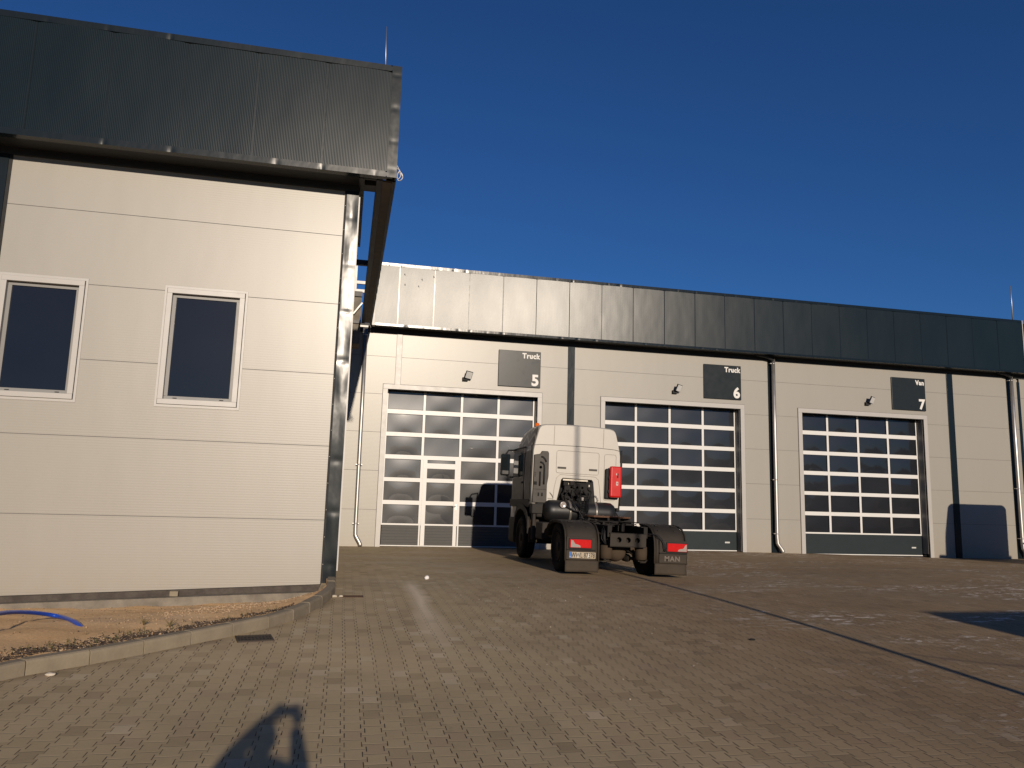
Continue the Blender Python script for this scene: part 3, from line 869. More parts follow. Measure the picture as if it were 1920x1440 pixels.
for (px_, pz_) in ((1.50, 6.95), (1.52, 6.62), (2.05, 6.83), (1.95, 6.60), (2.42, 6.96)):
    m = MB(); m.obox((px_, D2F - .022, pz_), (.02, .006, .055), Matrix.Rotation(R(-25), 3, 'Y')); m.build('cladding_scratch', M['black'], ws)
PY = 24.50      # plane of the door leaves
def door(idx, x0, x1, passdoor, label):
    # casing round the opening
    c = MB()
    c.box(x0 - TR, x1 + TR, D2W - .035, D2W - .002, DZ, DZ + TR)
    c.box(x0 - TR, x0, D2W - .036, D2W - .002, -1.9, DZ)
    c.box(x1, x1 + TR, D2W - .036, D2W - .002, -1.9, DZ)
    root = c.build('sectional_door', M['ltrim'], ws, bevel=.004)
    root['label'] = label
    e = MB()
    for (a, b) in ((x0 - TR - .012, x0 - TR), (x1 + TR, x1 + TR + .012)): e.box(a, b, D2W - .02, D2W - .001, -1.9, DZ + TR + .012)
    e.box(x0 - TR, x1 + TR, D2W - .02, D2W - .001, DZ + TR, DZ + TR + .012)
    e.build('casing_edge', M['seam'], root)
    rv = MB()
    rv.box(x0 - .06, x0, D2W + .0, PY + .05, -1.9, DZ + .05)
    rv.box(x1, x1 + .06, D2W + .0, PY + .05, -1.9, DZ + .05)
    rv.box(x0, x1, D2W + .0, PY + .05, DZ + .001, DZ + .06)
    rv.build('reveal', M['dtrim'], root)
    s0 = PY / D2W
    base = gz((x0 + x1) / 2, 24.2)
    zt = [3.30 * s0, 2.585 * s0, 1.88 * s0, 1.172 * s0, .474 * s0, -.23 * s0]
    PH = .583
    xa, xb = x0 + .0, x1 - .015
    fr, gp, bp = MB(), MB(), MB()
    ME = .048        # side stile
    pitch = (xb - xa) / 4
    cols = [(xa + pitch * i + (ME if i == 0 else .040), xa + pitch * (i + 1) - (ME if i == 3 else .040)) for i in range(4)]
    y0, y1 = PY - .02, PY + .03
    zlow = zt[5] - PH          # top of the rail over the bottom panel
    zpan = -.856 * s0
    zbot = base + .035
    # rails
    tops = [3.345] + [zt[k] - PH for k in range(6)]
    bots = [zt[0]] + [zt[k] for k in range(1, 6)] + [zpan]
    for k in range(7):
        fr.box(xa, xb, y0, y1, bots[k], tops[k])
        if 0 < k < 6:
            pass
    fr.box(xa, xb, y0, y1, zbot - .03, zbot)
    for k in range(6):
        zt_, zb_ = zt[k], zt[k] - PH
        edges = [xa] + [v for q in cols for v in q] + [xb]
        for i in range(5):
            fr.box(edges[2 * i], edges[2 * i + 1], y0 - .002, y1, zb_, zt_)
    if passdoor:
        # the third-to-last sections are broken by the wicket door: wider stiles beside column 2
        a, b = cols[1]
        zc = 1.10 * s0
        for (p, q) in ((a - .0, a + .13), (b - .11, b + .0)):
            fr.box(p, q, y0 - .012, y0 + .002, zbot - .01, zt[3] + .0)
        fr.box(a + .0, b, y0 - .014, y0 + .002, zc - .20, zc - .03)
        for k in (4, 5):
            pass
    frame = fr.build('leaf_frame', M['white'], root, bevel=.003)
    for i, (a, b) in enumerate(cols):
        for k in range(6):
            zt_, zb_ = zt[k], zt[k] - PH
            rr = random.Random(idx * 100 + k * 10 + i)
            bu = rr.uniform(.0035, .0075) * (1 if rr.random() < .8 else -1)
            ph = rr.uniform(-.15, .15)
            tl, tm = rr.uniform(-.006, .006), rr.uniform(-.005, .005)
            def fn(u, v):
                U, V = 2 * u - 1, 2 * v - 1
                bb = bu * (1 - U ** 2) * (1 - V ** 2) * (1 + ph * U) + .003 * math.cos(3 * U) * (1 - V ** 2)
                return (a + (b - a) * u, PY + .004 - bb + tl * U + tm * V, zb_ + (zt_ - zb_) * v)
            gp.grid(fn, 12, 8)
        # thin black gasket
    gp.build('pane', M['acryl'], root)
    gk = MB()
    for (a, b) in cols:
        for k in range(6):
            zt_, zb_ = zt[k], zt[k] - PH
            g_ = .008
            gk.box(a, b, PY - .022, PY + .0, zt_ - g_, zt_); gk.box(a, b, PY - .022, PY + .0, zb_, zb_ + g_)
            gk.box(a, a + g_, PY - .022, PY + .0, zb_, zt_); gk.box(b - g_, b, PY - .022, PY + .0, zb_, zt_)
    gk.build('pane_gasket', M['black'], root)
    # bottom panel, ribbed on the wicket door leaf
    ribs = 7 if passdoor else 24
    z0, z1 = zbot, zpan
    cc = [(xa + .04, cols[0][1] + .01), (cols[1][0] + .10, cols[1][1] - .08), (cols[2][0] - .0, xb - .02)] if passdoor else [(xa + .01, xb - .01)]
    for (a, b) in cc:
        for r_ in range(ribs):
            za = z0 + (z1 - z0) * r_ / ribs; zb = z0 + (z1 - z0) * (r_ + 1) / ribs
            d = .012 if passdoor else .0015
            bp.add([(a, PY - .01, za), (b, PY - .01, za), (b, PY - .01 - d, zb - .012 * (1 if passdoor else .2)), (a, PY - .01 - d, zb - .012 * (1 if passdoor else .2)), (a, PY - .01, zb), (b, PY - .01, zb)], [(0, 1, 2, 3), (3, 2, 5, 4)])
    bp.build('bottom_panel', M['ribp'] if passdoor else M['antp'], root)
    bs = MB(); bs.box(xa, xb, PY - .03, PY + .03, base - .08, zbot - .031); bs.build('bottom_seal', M['black'], root)
    if passdoor:
        sb_ = MB()
        for q in (cols[0][1] + .015, cols[1][0] + .0, cols[1][1] - .075, cols[2][0] - .055):
            sb_.box(q, q + .05 if q != cols[1][0] else q + .095, y0 - .003, y1, zbot, zpan)
        sb_.build('wicket_stile', M['white'], root, bevel=.003)
        hd = MB(); hd.box(cols[1][1] - .065, cols[1][1] - .02, y0 - .03, y0 - .013, -.36, -.18); hd.tube([(cols[1][1] - .045, y0 - .03, -.25), (cols[1][1] - .045, y0 - .07, -.25), (cols[1][1] - .17, y0 - .07, -.25)], .011, 8)
        hd.build('handle', M['galv'], root)
    else:
        lg = MB(); lg.box(x1 - .46, x1 - .28, PY - .016, PY - .012, base + .27, base + .32); lg.build('maker_plate', M['lamp'], root)
        gd = MB(); gd.box(x1 - .012, x1 - .003, D2W + .05, PY - .03, -1.5, DZ - .02); gd.build('guide_rail', M['greyalu'], root)
    return root
M['ribp'] = simple('grey_ribbed_panel', (.10, .10, .098), .4, spec=.6, var=.06, vs=3, obj=False)
door(5, *DOORS[0], True, 'glazed sectional door with a built-in wicket door, under sign 5')
door(6, *DOORS[1], False, 'glazed sectional door partly behind the tractor, under sign 6')
door(7, *DOORS[2], False, 'glazed sectional door on the right, under sign 7')

# downpipes
def downpipe(x_top, x_bot, xe, y=24.02, r=.066, zt=5.2, zb=-.95, ze=None, name_label=None):
    g0 = gz(xe, 24.0) + .02
    path = [(x_top, y, zt), (x_top * .5 + x_bot * .5, y, (zt + zb) / 2), (x_bot, y, zb)]
    dx = xe - x_bot
    n = 8
    for i in range(1, n + 1):
        t = i / n
        path.append((x_bot + dx * sstep(t), y - .05 * t, zb + (g0 - zb) * (.30 + .70 * t)))
    m = MB(); m.tube(path, r, 16)
    m.build('downpipe', M['galv'], ws)
    c = MB()
    for z in (zt - .18, .95, zb + .12):
        c.lathe([(-.018, r + .004), (.018, r + .004)], (x_top if z > 1 else x_bot, y, z), 'Z', 16)
        c.box(x_bot - r - .045, x_bot - r - .004, y - .012, y + .10, z - .012, z + .012)
        c.box(x_bot + r + .004, x_bot + r + .03, y - .012, y + .012, z - .012, z + .012)
    c.build('pipe_clamp', M['galv'], ws)
downpipe(.405, .43, .60, r=.058)
downpipe(14.56, 14.56, 14.74, zb=-1.0)
downpipe(24.55, 24.55, 24.74, zb=-1.0)
m = MB(); m.tube([(24.55, 23.97, -1.0), (24.66, 23.95, -1.17), (24.9, 23.94, -1.22), (27, 23.94, -1.22)], .066, 14); m.build('drain_branch_pipe', M['galv'], ws)
for x in (14.56, 24.55):
    hp = MB(); hp.tube([(x - .75, 23.85, 5.27), (x - .35, 23.9, 5.24), (x - .1, 23.98, 5.18), (x, 24.02, 5.1)], .06, 12); hp.build('gutter_outlet', M['soffit'], ws)

# signs
def sign(x0, x1, word, num, label):
    z0, z1 = 3.66, 4.86
    root = empty('bay_sign', ((x0 + x1) / 2, D2W - .05, z0), label, 'sign', 'bay number signs over the doors')
    b = MB(); b.box(x0, x1, D2W - .05, D2W - .02, z0, z1); b.build('board', M['sign'], root, bevel=.012)
    b = MB(); b.box(x0 + .05, x1 - .05, D2W - .02, D2W + .0, z0 + .05, z1 - .05); b.build('mounting_frame', M['black'], root)
    L = Vector(root.location)
    lettering('word_lettering', word, .235, Vector((x1 - .05, D2W - .0535, z1 - .235)) - L, M['signtext'], root, bold=.0105, spacing=1.12, sx=.92)
    lettering('bay_number', num, .50, Vector((x1 - .055, D2W - .0535, z0 + .075)) - L, M['signtext'], root, bold=.019)
sign(4.70, 6.12, 'Truck', '5', 'dark square sign reading truck and 5, above the door with the wicket door')
sign(11.94, 13.35, 'Truck', '6', 'dark square sign reading truck and 6, above the door partly hidden by the tractor unit')
sign(19.38, 20.80, 'Van', '7', 'dark square sign reading van and 7, above the fully visible door')
# floodlights
def flood(x, yaw, label):
    root = empty('floodlight', (x, D2W - .0, 3.86), label, 'floodlight', 'floodlights above the workshop doors')
    b = MB(); b.box(x - .15, x + .03, D2W - .10, D2W - .002, 3.75, 3.86); b.build('bracket', M['black'], root, bevel=.006)
    Mx = Matrix.Rotation(yaw, 3, 'Z') @ Matrix.Rotation(R(22), 3, 'X') @ Matrix.Rotation(R(10), 3, 'Y')
    b = MB(); b.obox((x + .035, D2W - .17, 3.93), (.235, .05, .25), Mx); b.build('housing', M['black'], root, bevel=.012)
    b = MB(); b.obox(Vector((x + .035, D2W - .17, 3.93)) + Mx @ Vector((0, -.0275, 0)), (.20, .006, .215), Mx); b.build('lens', M['lamp'], root)
flood(3.68, R(8), 'small square floodlight on the wall beside the sign with number 5')
flood(10.92, R(20), 'small tilted floodlight beside the sign reading truck and 6')
flood(18.40, R(20), 'small tilted floodlight beside the sign reading van')


# ------------------------------------------------------------------ tractor unit
DUST = (.105, .078, .052)
M['tplastic'] = m_truck_dust('dusty_black_plastic', (.022, .021, .020), (.088, .066, .045), .6, .0, 1.15, .25, .75)
M['tyre'] = m_truck_dust('tyre_rubber', (.010, .010, .010), (.035, .029, .023), .8, -.3, 1.6, .2, .5)
M['tframe'] = m_truck_dust('dusty_black_chassis', (.011, .0105, .0105), (.065, .050, .037), .65, .2, 1.1, .25, .6)
M['brown'] = m_truck_dust('mud_covered_steel', (.035, .027, .020), (.10, .072, .048), .8, -.2, 1.4, .2, 1.0)
M['cabp'] = simple('cab_cream_white_paint', (.60, .565, .50), .34, spec=.5, var=.03, vs=2, coat=.25, coat_r=.08)
M['cabside'] = m_truck_dust('shaded_dirty_cab_side_paint', (.30, .27, .23), (.10, .073, .05), .35, .9, 3.2, .4, .95)  # cab side shade put into the base colour, plus dirt increasing downwards
M['groove'] = simple('panel_gap', (.10, .09, .08), .8)
M['crease'] = simple('pressed_crease', (.42, .39, .34), .5)
M['cabglass'] = simple('cab_tinted_glass', (.012, .016, .018), .05, spec=.6, var=.1)
M['red'] = simple('red_plastic_box', (.62, .012, .010), .32, spec=.5, var=.05, vs=3)
M['redlens'] = simple('red_lamp_lens', (.62, .015, .015), .15, spec=.6, var=.15, vs=20)
M['clearlens'] = simple('clear_lamp_lens', (.38, .34, .31), .18, spec=.7, var=.25, vs=30)
M['amber'] = simple('amber_beacon_lens', (.85, .16, .01), .12, spec=.6)
M['whitepaint'] = simple('white_lettering_paint', (.62, .60, .55), .5, var=.15, vs=20)
M['faint'] = simple('worn_embossed_letters', (.15, .125, .10), .5, var=.3, vs=30)
M['plate'] = simple('dirty_number_plate', (.44, .36, .25), .45, var=.25, vs=25)
M['plateblue'] = simple('plate_blue_band', (.03, .16, .50), .4)
M['platetext'] = simple('plate_black_text', (.03, .025, .02), .5)
M['strap'] = simple('steel_tank_strap', (.42, .38, .32), .35, metal=.7)
M['beige'] = simple('pale_canister', (.50, .42, .30), .6, var=.2, vs=9)
M['fifth'] = simple('rusty_fifth_wheel_plate', (.13, .062, .032), .6, var=.45, vs=9, bump=.2)
M['snork'] = simple('brown_grey_air_duct', (.042, .034, .027), .55, var=.12, vs=4)
M['mesh'] = simple('black_hollow', (.008, .008, .008), .8)

M['black2'] = simple('satin_black', (.014, .014, .015), .45, var=.2, vs=5)
TG = -1.425
truck = empty('tractor_unit', (5.47, 15.2, TG), 'white tractor unit without trailer seen from behind, red box on the cab back', 'truck', rot=(0, R(1.4), 0))
def tb(mb, name, mat, parent=truck, bevel=0, **k): return mb.build(name, mat, parent, bevel=bevel, world=False, **k)

# --- wheels
def tyre_prof(w, r=.50, ri=.29):
    h = w / 2
    return [(-h * .72, ri), (-h * .98, ri + .05), (-h, r - .10), (-h * .93, r - .035), (-h * .78, r - .006), (-h * .5, r), (-h * .46, r - .014), (-h * .40, r - .014), (-h * .36, r), (-h * .06, r), (-h * .03, r - .014), (h * .03, r - .014), (h * .06, r), (h * .36, r), (h * .40, r - .014), (h * .46, r - .014), (h * .5, r), (h * .78, r - .006), (h * .93, r - .035), (h, r - .10), (h * .98, ri + .05), (h * .72, ri)]
def wheel(cx, cy, side, dual):
    root = MB()
    xs_ = [cx]
    if dual: xs_ = [cx - side * .17, cx + side * .17]
    for q in xs_: root.lathe(tyre_prof(.30), (q, cy, .50), 'X', 40)
    t = tb(root, 'wheel', M['tyre'])
    rm = MB()
    o = xs_[-1]
    rm.lathe([(side * .11, .29), (side * .14, .285), (side * .10, .25), (side * (-.02 if dual else .04), .23), (side * (-.03 if dual else .06), .16), (side * (.06 if dual else .09), .12), (side * (.12 if dual else .13), .09), (side * (.13 if dual else .14), 0)], (o, cy, .50), 'X', 28)
    rm.lathe([(-side * .13, 0), (-side * .13, .285)], (xs_[0], cy, .50), 'X', 28)
    for k in range(10):
        a = 2 * math.pi * k / 10
        rm.lathe([(0, .016), (side * .03, .016), (side * .03, 0)], (o + side * (-.025 if dual else .06), cy + .19 * math.cos(a), .50 + .19 * math.sin(a)), 'X', 6)
    tb(rm, 'rim', M['tframe'], t)
    return t
for sd in (-1, 1):
    wheel(sd * .89, 0, sd, True)
    wheel(sd * 1.00, 3.6, sd, False)

# --- rear fenders with lights
def fender(sd):
    x0, x1 = sd * .58, sd * 1.25
    prof = [(-.80, .29), (-.795, .55), (-.775, .72), (-.71, .86), (-.58, .965), (-.40, 1.02), (-.15, 1.04), (.15, 1.035), (.38, 1.0), (.55, .93), (.66, .82), (.70, .70)]
    m = MB()
    nx = 10
    n = len(prof)
    def pt(i, f, ins=0):
        y, z = prof[i]
        # rounded outer shoulders across the width
        e = min(f, 1 - f); d = 0.05 * (1 - min(1, e / .16)) ** 2
        cy, cz = 0.0, .45
        v = Vector((0, y - cy, z - cz)); L = v.length; v = v * ((L - d - ins) / L)
        if i < 2: v = Vector((0, y - cy + d * .6 + ins, z - cz))
        return (x0 + (x1 - x0) * f, cy + v.y, cz + v.z)
    g_ = [[pt(i, j / nx) for j in range(nx + 1)] for i in range(n)]
    vs = [p for r_ in g_ for p in r_]
    m.add(vs, [(i * (nx + 1) + j, i * (nx + 1) + j + 1, (i + 1) * (nx + 1) + j + 1, (i + 1) * (nx + 1) + j) for i in range(n - 1) for j in range(nx)], 0, True)
    f = tb(m, 'rear_fender', M['tplastic'])
    so_ = f.modifiers.new('thick', 'SOLIDIFY'); so_.thickness = .018
    # outer side skirt lip
    lip = MB()
    for xx in (x0, x1):
        pth = [(xx, p[0] * .985, .45 + (p[1] - .45) * .985 - .01) for p in prof]
        lip.tube(pth, .018, 6)
    tb(lip, 'fender_lip', M['tplastic'], f)
    # lamp carrier
    c = MB()
    c.box(min(sd * .66, sd * 1.24), max(sd * .66, sd * 1.24), -.822, -.79, .30, .74)
    tb(c, 'lamp_carrier', M['tplastic'], f, bevel=.012)
    if sd < 0: lx0, lx1 = -1.185, -.755
    else: lx0, lx1 = .815, 1.235
    l = MB(); l.box(lx0, lx1, -.862, -.822, .53, .69); li = tb(l, 'tail_light', M['redlens'], truck, bevel=.014)
    hs = MB(); hs.box(lx0 - .015, lx1 + .015, -.845, -.815, .512, .708); tb(hs, 'lamp_housing', M['black'], li, bevel=.01)
    lip2 = MB(); lip2.box(min(sd * .66, sd * 1.24), max(sd * .66, sd * 1.24), -.85, -.82, .488, .503); tb(lip2, 'carrier_ledge', M['mesh'], f)
    # clear wave on the lower outer part of the lamp
    o = lx0 if sd < 0 else lx1
    pts = [(0.02, .01), (.215, .01), (.205, .045), (.16, .062), (.11, .070), (.085, .10), (.065, .135), (.02, .145)]
    if sd > 0: pts = [(0.015, .01), (.20, .01), (.19, .04), (.15, .058), (.10, .062), (.07, .085), (.05, .13), (.015, .145)]
    cl = MB(); cl.prism([(o - sd * p[0], .53 + p[1]) for p in pts], -.8635, -.855, 'Y'); tb(cl, 'clear_lens', M['clearlens'], li)
    # mud flap
    mf = MB()
    def fn(u, v): return (x0 + (x1 - x0) * u + sd * .0, -.80 + .012 * math.sin(u * 5) * (1 - v) + .0, .075 + (.29 - .075) * v)
    mf.grid(fn, 12, 5)
    q = tb(mf, 'mud_flap', M['tplastic']); q.modifiers.new('thick', 'SOLIDIFY').thickness = .014
    bl = MB()
    for q_ in (.25, .75):
        xx = x0 + (x1 - x0) * q_
        bl.box(xx - .05, xx + .05, -.50, -.44, 1.0, 1.015); bl.box(xx - .06, xx - .0, -.66, -.62, .905, .93)
    tb(bl, 'fender_bracket', M['tframe'], f)
    return f
fl = fender(-1); frr = fender(1)
# number plate
pb = MB(); pb.box(-1.185, -.655, -.836, -.822, .335, .452); np_ = tb(pb, 'number_plate', M['plate'], bevel=.004)
pb = MB(); pb.box(-1.182, -1.135, -.8385, -.8355, .338, .449); tb(pb, 'blue_band', M['plateblue'], np_)
o = lettering('plate_lettering', 'WWL 87378', .128, Vector((-.67, -.838, .350)), M['platetext'], np_, bold=.002, depth=.0012, spacing=1.0, sx=.70)
o = lettering('country_letters', 'PL', .036, Vector((-1.142, -.8395, .345)), M['whitepaint'], np_, depth=.0008)
pc = MB(); pc.box(-1.03, -.985, -.8375, -.836, .345, .445); pc.box(-.815, -.78, -.8375, -.836, .345, .445); tb(pc, 'clean_patch', M['whitepaint'], np_)
o = lettering('maker_lettering', 'MAN', .135, Vector((1.10, -.824, .345)), M['faint'], frr, bold=.004, depth=.002, spacing=1.12, sx=1.05)
pl_ = MB(); pl_.box(.70, 1.20, -.8225, -.816, .318, .322); pl_.box(.70, 1.20, -.8225, -.816, .468, .472); tb(pl_, 'pressed_line', M['black'], frr)

# --- chassis
ch = MB()
for sd in (-1, 1):
    a, b = sd * .335, sd * .415
    ch.box(min(a, b), max(a, b), -.80, 4.6, .76, .98)
    ch.box(min(a, sd * .27), max(a, sd * .27), -.80, 4.6, .965, .98)
frame = tb(ch, 'chassis_frame', M['tframe'], bevel=.004)
cm = MB(); cm.box(-.375, -.36, -.84, -.55, .60, .83)
# rear cross member with three holes
def holed(x0, x1, z0, z1, holes, r, y0, y1):
    bm = bmesh.new()
    out = [bm.verts.new((x, y0, z)) for x, z in ((x0, z0), (x1, z0), (x1, z1), (x0, z1))]
    ed = [bm.edges.new((out[i], out[(i + 1) % 4])) for i in range(4)]
    for hx, hz in holes:
        c = [bm.verts.new((hx + r * math.cos(2 * math.pi * k / 20), y0, hz + r * math.sin(2 * math.pi * k / 20))) for k in range(20)]
        ed += [bm.edges.new((c[i], c[(i + 1) % 20])) for i in range(20)]
    bmesh.ops.triangle_fill(bm, edges=ed, use_beauty=True)
    r_ = bmesh.ops.extrude_face_region(bm, geom=list(bm.faces))
    for v in [e for e in r_['geom'] if isinstance(e, bmesh.types.BMVert)]: v.co.y = y1
    bmesh.ops.recalc_face_normals(bm, faces=bm.faces)
    me = bpy.data.meshes.new('rear_crossmember'); bm.to_mesh(me); bm.free()
    return me
me = holed(-.37, .37, .595, .83, [(-.19, .715), (0, .715), (.19, .715)], .052, -.845, -.835)
me.materials.append(M['tframe2'] if 'tframe2' in M else M['tplastic'])
cmo = bpy.data.objects.new('rear_crossmember', me); COL.objects.link(cmo); cmo.parent = truck
fl2 = MB(); fl2.box(-.38, .38, -.85, -.70, .831, .845); fl2.box(-.37, .37, -.835, -.72, .58, .595); fl2.box(-.37, .37, -.72, -.71, .60, .83); tb(fl2, 'member_flange', M['tframe'], cmo)
for y in (.95, 1.9, 2.6):
    c = MB(); c.box(-.335, .335, y, y + .08, .78, .95); tb(c, 'cross_tube', M['tframe'])
c = MB()
for sd in (-1, 1): c.tube([(sd * .42, -.55, .80), (sd * .56, -.62, .82), (sd * .62, -.66, .80)], .025, 8)
tb(c, 'fender_arm', M['tframe'])
# suspension bellows, axle
for sd in (-1, 1):
    c = MB(); c.lathe([(0, .10), (.005, .118), (.12, .122), (.25, .118), (.26, .10)], (sd * .365, -.60, .335), 'Z', 20); tb(c, 'air_bellow', M['brown'])
    c = MB(); c.box(min(sd * .30, sd * .42), max(sd * .30, sd * .42), -.62, .5, .30, .345); c.tube([(sd * .45, -.7, .34), (sd * .40, -.74, .30), (sd * .30, -.72, .29)], .02, 6); tb(c, 'suspension_beam', M['tframe'])
    c = MB(); c.tube([(sd * .50, -.38, .36), (sd * .46, -.30, .78)], .035, 10); tb(c, 'damper', M['tframe'])
c = MB(); c.lathe([(-.82, .07), (-.30, .085), (-.18, .13), (.18, .13), (.30, .085), (.82, .07)], (0, 0, .50), 'X', 20); tb(c, 'rear_axle', M['brown'])
c = MB(); c.lathe([(-.52, 0), (-.515, .07), (-.49, .14), (-.42, .19), (-.30, .215), (.05, .22), (.25, .15)], (-.07, 0, .475), 'Y', 28); tb(c, 'differential_cover', M['brown'])
c = MB(); c.lathe([(0, 0), (0, .07), (.05, .08), (.20, .08), (.20, 0)], (.21, -.30, .34), 'Y', 14); c.tube([(.02, -.44, .56), (.12, -.5, .5), (.25, -.45, .42), (.32, -.3, .5)], .018, 6); tb(c, 'brake_chamber', M['tframe'])
# cables at the back left of the frame
c = MB()
rnd = random.Random(4)
for k in range(7):
    x0 = -.43 - .03 * rnd.random()
    c.tube([(x0, -.60, .95 - .02 * k), (x0 - .05 * rnd.random(), -.72, .86), (x0 - .09 * rnd.random(), -.78, .72), (x0 + .02, -.74, .62), (x0 + .05, -.6, .6)], .009, 5)
for k in range(5):
    x0 = .60 + .05 * rnd.random()
    c.tube([(.42, -.66, .86), (x0, -.78, .84), (x0 + .08, -.85, .74), (x0 + .10 + .02 * k, -.86, .60), (x0 + .13, -.86, .53)], .007, 5)
tb(c, 'brake_cable', M['black'])
# fifth wheel
def fifth():
    m = MB()
    pts = []
    # plate outline in x,y with V slot towards the rear
    outl = [(-.47, .28), (-.40, .12), (-.13, -.02), (-.10, .02), (-.045, .40), (.045, .40), (.10, .02), (.13, -.02), (.40, .12), (.47, .28), (.47, .62), (.36, .82), (.15, .90), (-.15, .90), (-.36, .82), (-.47, .62)]
    m.prism(outl, 1.115, 1.15, 'Z')
    p = tb(m, 'fifth_wheel', M['fifth'], bevel=.006)
    s_ = MB()
    for sd in (-1, 1):
        s_.prism([(sd * .33, 1.112), (sd * .45, 1.112), (sd * .50, .99), (sd * .30, .99)], .28, .56, 'Y')
        s_.box(min(sd * .1, sd * .14), max(sd * .1, sd * .14), .0, .8, 1.06, 1.114)
    s_.box(-.55, .55, .12, .78, .98, .995)
    s_.tube([(-.05, .3, 1.07), (.3, .2, 1.05), (.62, .18, 1.04)], .012, 6)
    s_.tube([(-.45, .2, 1.05), (-.2, .05, 1.03), (.1, .02, 1.05), (.3, .1, 1.0)], .014, 6)
    tb(s_, 'mounting', M['tframe'], p)
fifth()
# small stuff on the frame behind the plate
c = MB()
rnd = random.Random(9)
for k in range(16):
    x = rnd.uniform(-.36, .36); y = rnd.uniform(-.3, .9); c.box(x, x + rnd.uniform(.03, .12), y, y + rnd.uniform(.03, .12), .86, .97 + rnd.uniform(0, .06))
tb(c, 'valve_block', M['tframe'])
c = MB(); c.box(.44, .62, -.02, .05, .97, 1.0); c.box(.47, .53, -.05, -.02, .95, 1.03); tb(c, 'work_lamp', M['galv'])
# transverse tank behind the cab
c = MB(); c.lathe([(-.86, .0), (-.855, .13), (-.83, .20), (-.76, .245), (-.66, .252), (.66, .252), (.76, .245), (.83, .20), (.855, .13), (.86, 0)], (-.02, 2.36, 1.19), 'X', 40); tank = tb(c, 'transverse_tank', M['tframe3'] if 'tframe3' in M else M['black2'])
for x in (-.30, .34):
    c = MB(); c.lathe([(-.028, .2535), (-.028, .259), (.028, .259), (.028, .2535)], (x, 2.36, 1.19), 'X', 40); tb(c, 'tank_strap', M['strap'], tank)
c = MB(); c.lathe([(0, .075), (-.05, .075), (-.055, .062), (-.045, .045), (-.05, 0)], (-.50, 2.13, 1.335), 'Y', 20); tb(c, 'filler_cap', M['clearlens'], tank)
c = MB(); c.lathe([(0, .085), (-.028, .085), (-.028, .07)], (-.50, 2.13, 1.335), 'Y', 20); tb(c, 'cap_ring', M['black'], tank)
# coiled air lines hanging in front of the tank
c = MB()
for (cx0, cz0, cx1, cz1, y) in ((-.16, 1.50, .02, 1.10, 2.02), (-.02, 1.52, -.10, 1.02, 1.98), (.05, 1.48, .03, 1.14, 2.0)):
    pts = []
    for k in range(120):
        t = k / 119; a = t * 2 * math.pi * 13
        pts.append((cx0 + (cx1 - cx0) * t + .045 * math.cos(a), y + .04 * math.sin(a), cz0 + (cz1 - cz0) * t + .02 * math.cos(a)))
    c.tube(pts, .009, 5)
pts = [(-.42, 2.1, 1.30), (-.25, 2.02, 1.22), (-.08, 1.98, 1.20), (.05, 2.0, 1.16), (.10, 2.02, 1.28), (.04, 2.05, 1.42)]
c.tube(pts, .018, 8); c.tube([(-.30, 2.15, 1.46), (-.2, 2.0, 1.30), (-.05, 1.95, 1.05), (.06, 1.95, .98)], .014, 6)
tb(c, 'coiled_air_line', M['black'])
c = MB(); c.box(-.10, -.05, 1.95, 2.0, 1.46, 1.53); tb(c, 'coupling_tag', M['clearlens'])
# things between the axles
c = MB(); c.box(-1.12, -.80, 1.55, 2.15, .55, .93); tb(c, 'battery_box', M['tplastic'], bevel=.03)
c = MB(); c.lathe([(-.32, .0), (-.31, .1), (-.27, .14), (.27, .14), (.31, .1), (.32, 0)], (-.93, 1.15, .74), 'Y', 20); tb(c, 'air_tank', M['tframe'])
c = MB(); c.box(-.86, -.68, 1.0, 1.28, .62, .93); tb(c, 'pale_canister', M['beige'], bevel=.02)
c = MB(); c.box(-.90, -.72, .97, 1.3, .80, .98); tb(c, 'rusty_clamp', M['rust'], bevel=.01)
c = MB(); c.box(.62, 1.15, 1.2, 2.5, .45, .98); tb(c, 'fuel_tank', M['tframe'], bevel=.06)
c = MB(); c.box(-1.10, -1.02, 2.55, 2.75, .50, 1.25); c.box(-1.14, -.86, 2.5, 2.75, 1.10, 1.34); tb(c, 'wheel_arch_rear', M['tplastic'], bevel=.02)
c = MB(); c.box(-1.13, -.95, 2.72, 2.78, .42, .95); tb(c, 'front_mud_flap', M['brown'])
c = MB(); c.box(-.7, .2, 1.3, 2.0, .38, .55); c.box(-.55, -.2, .8, 1.3, .36, .5); tb(c, 'gearbox', M['tframe'], bevel=.03)

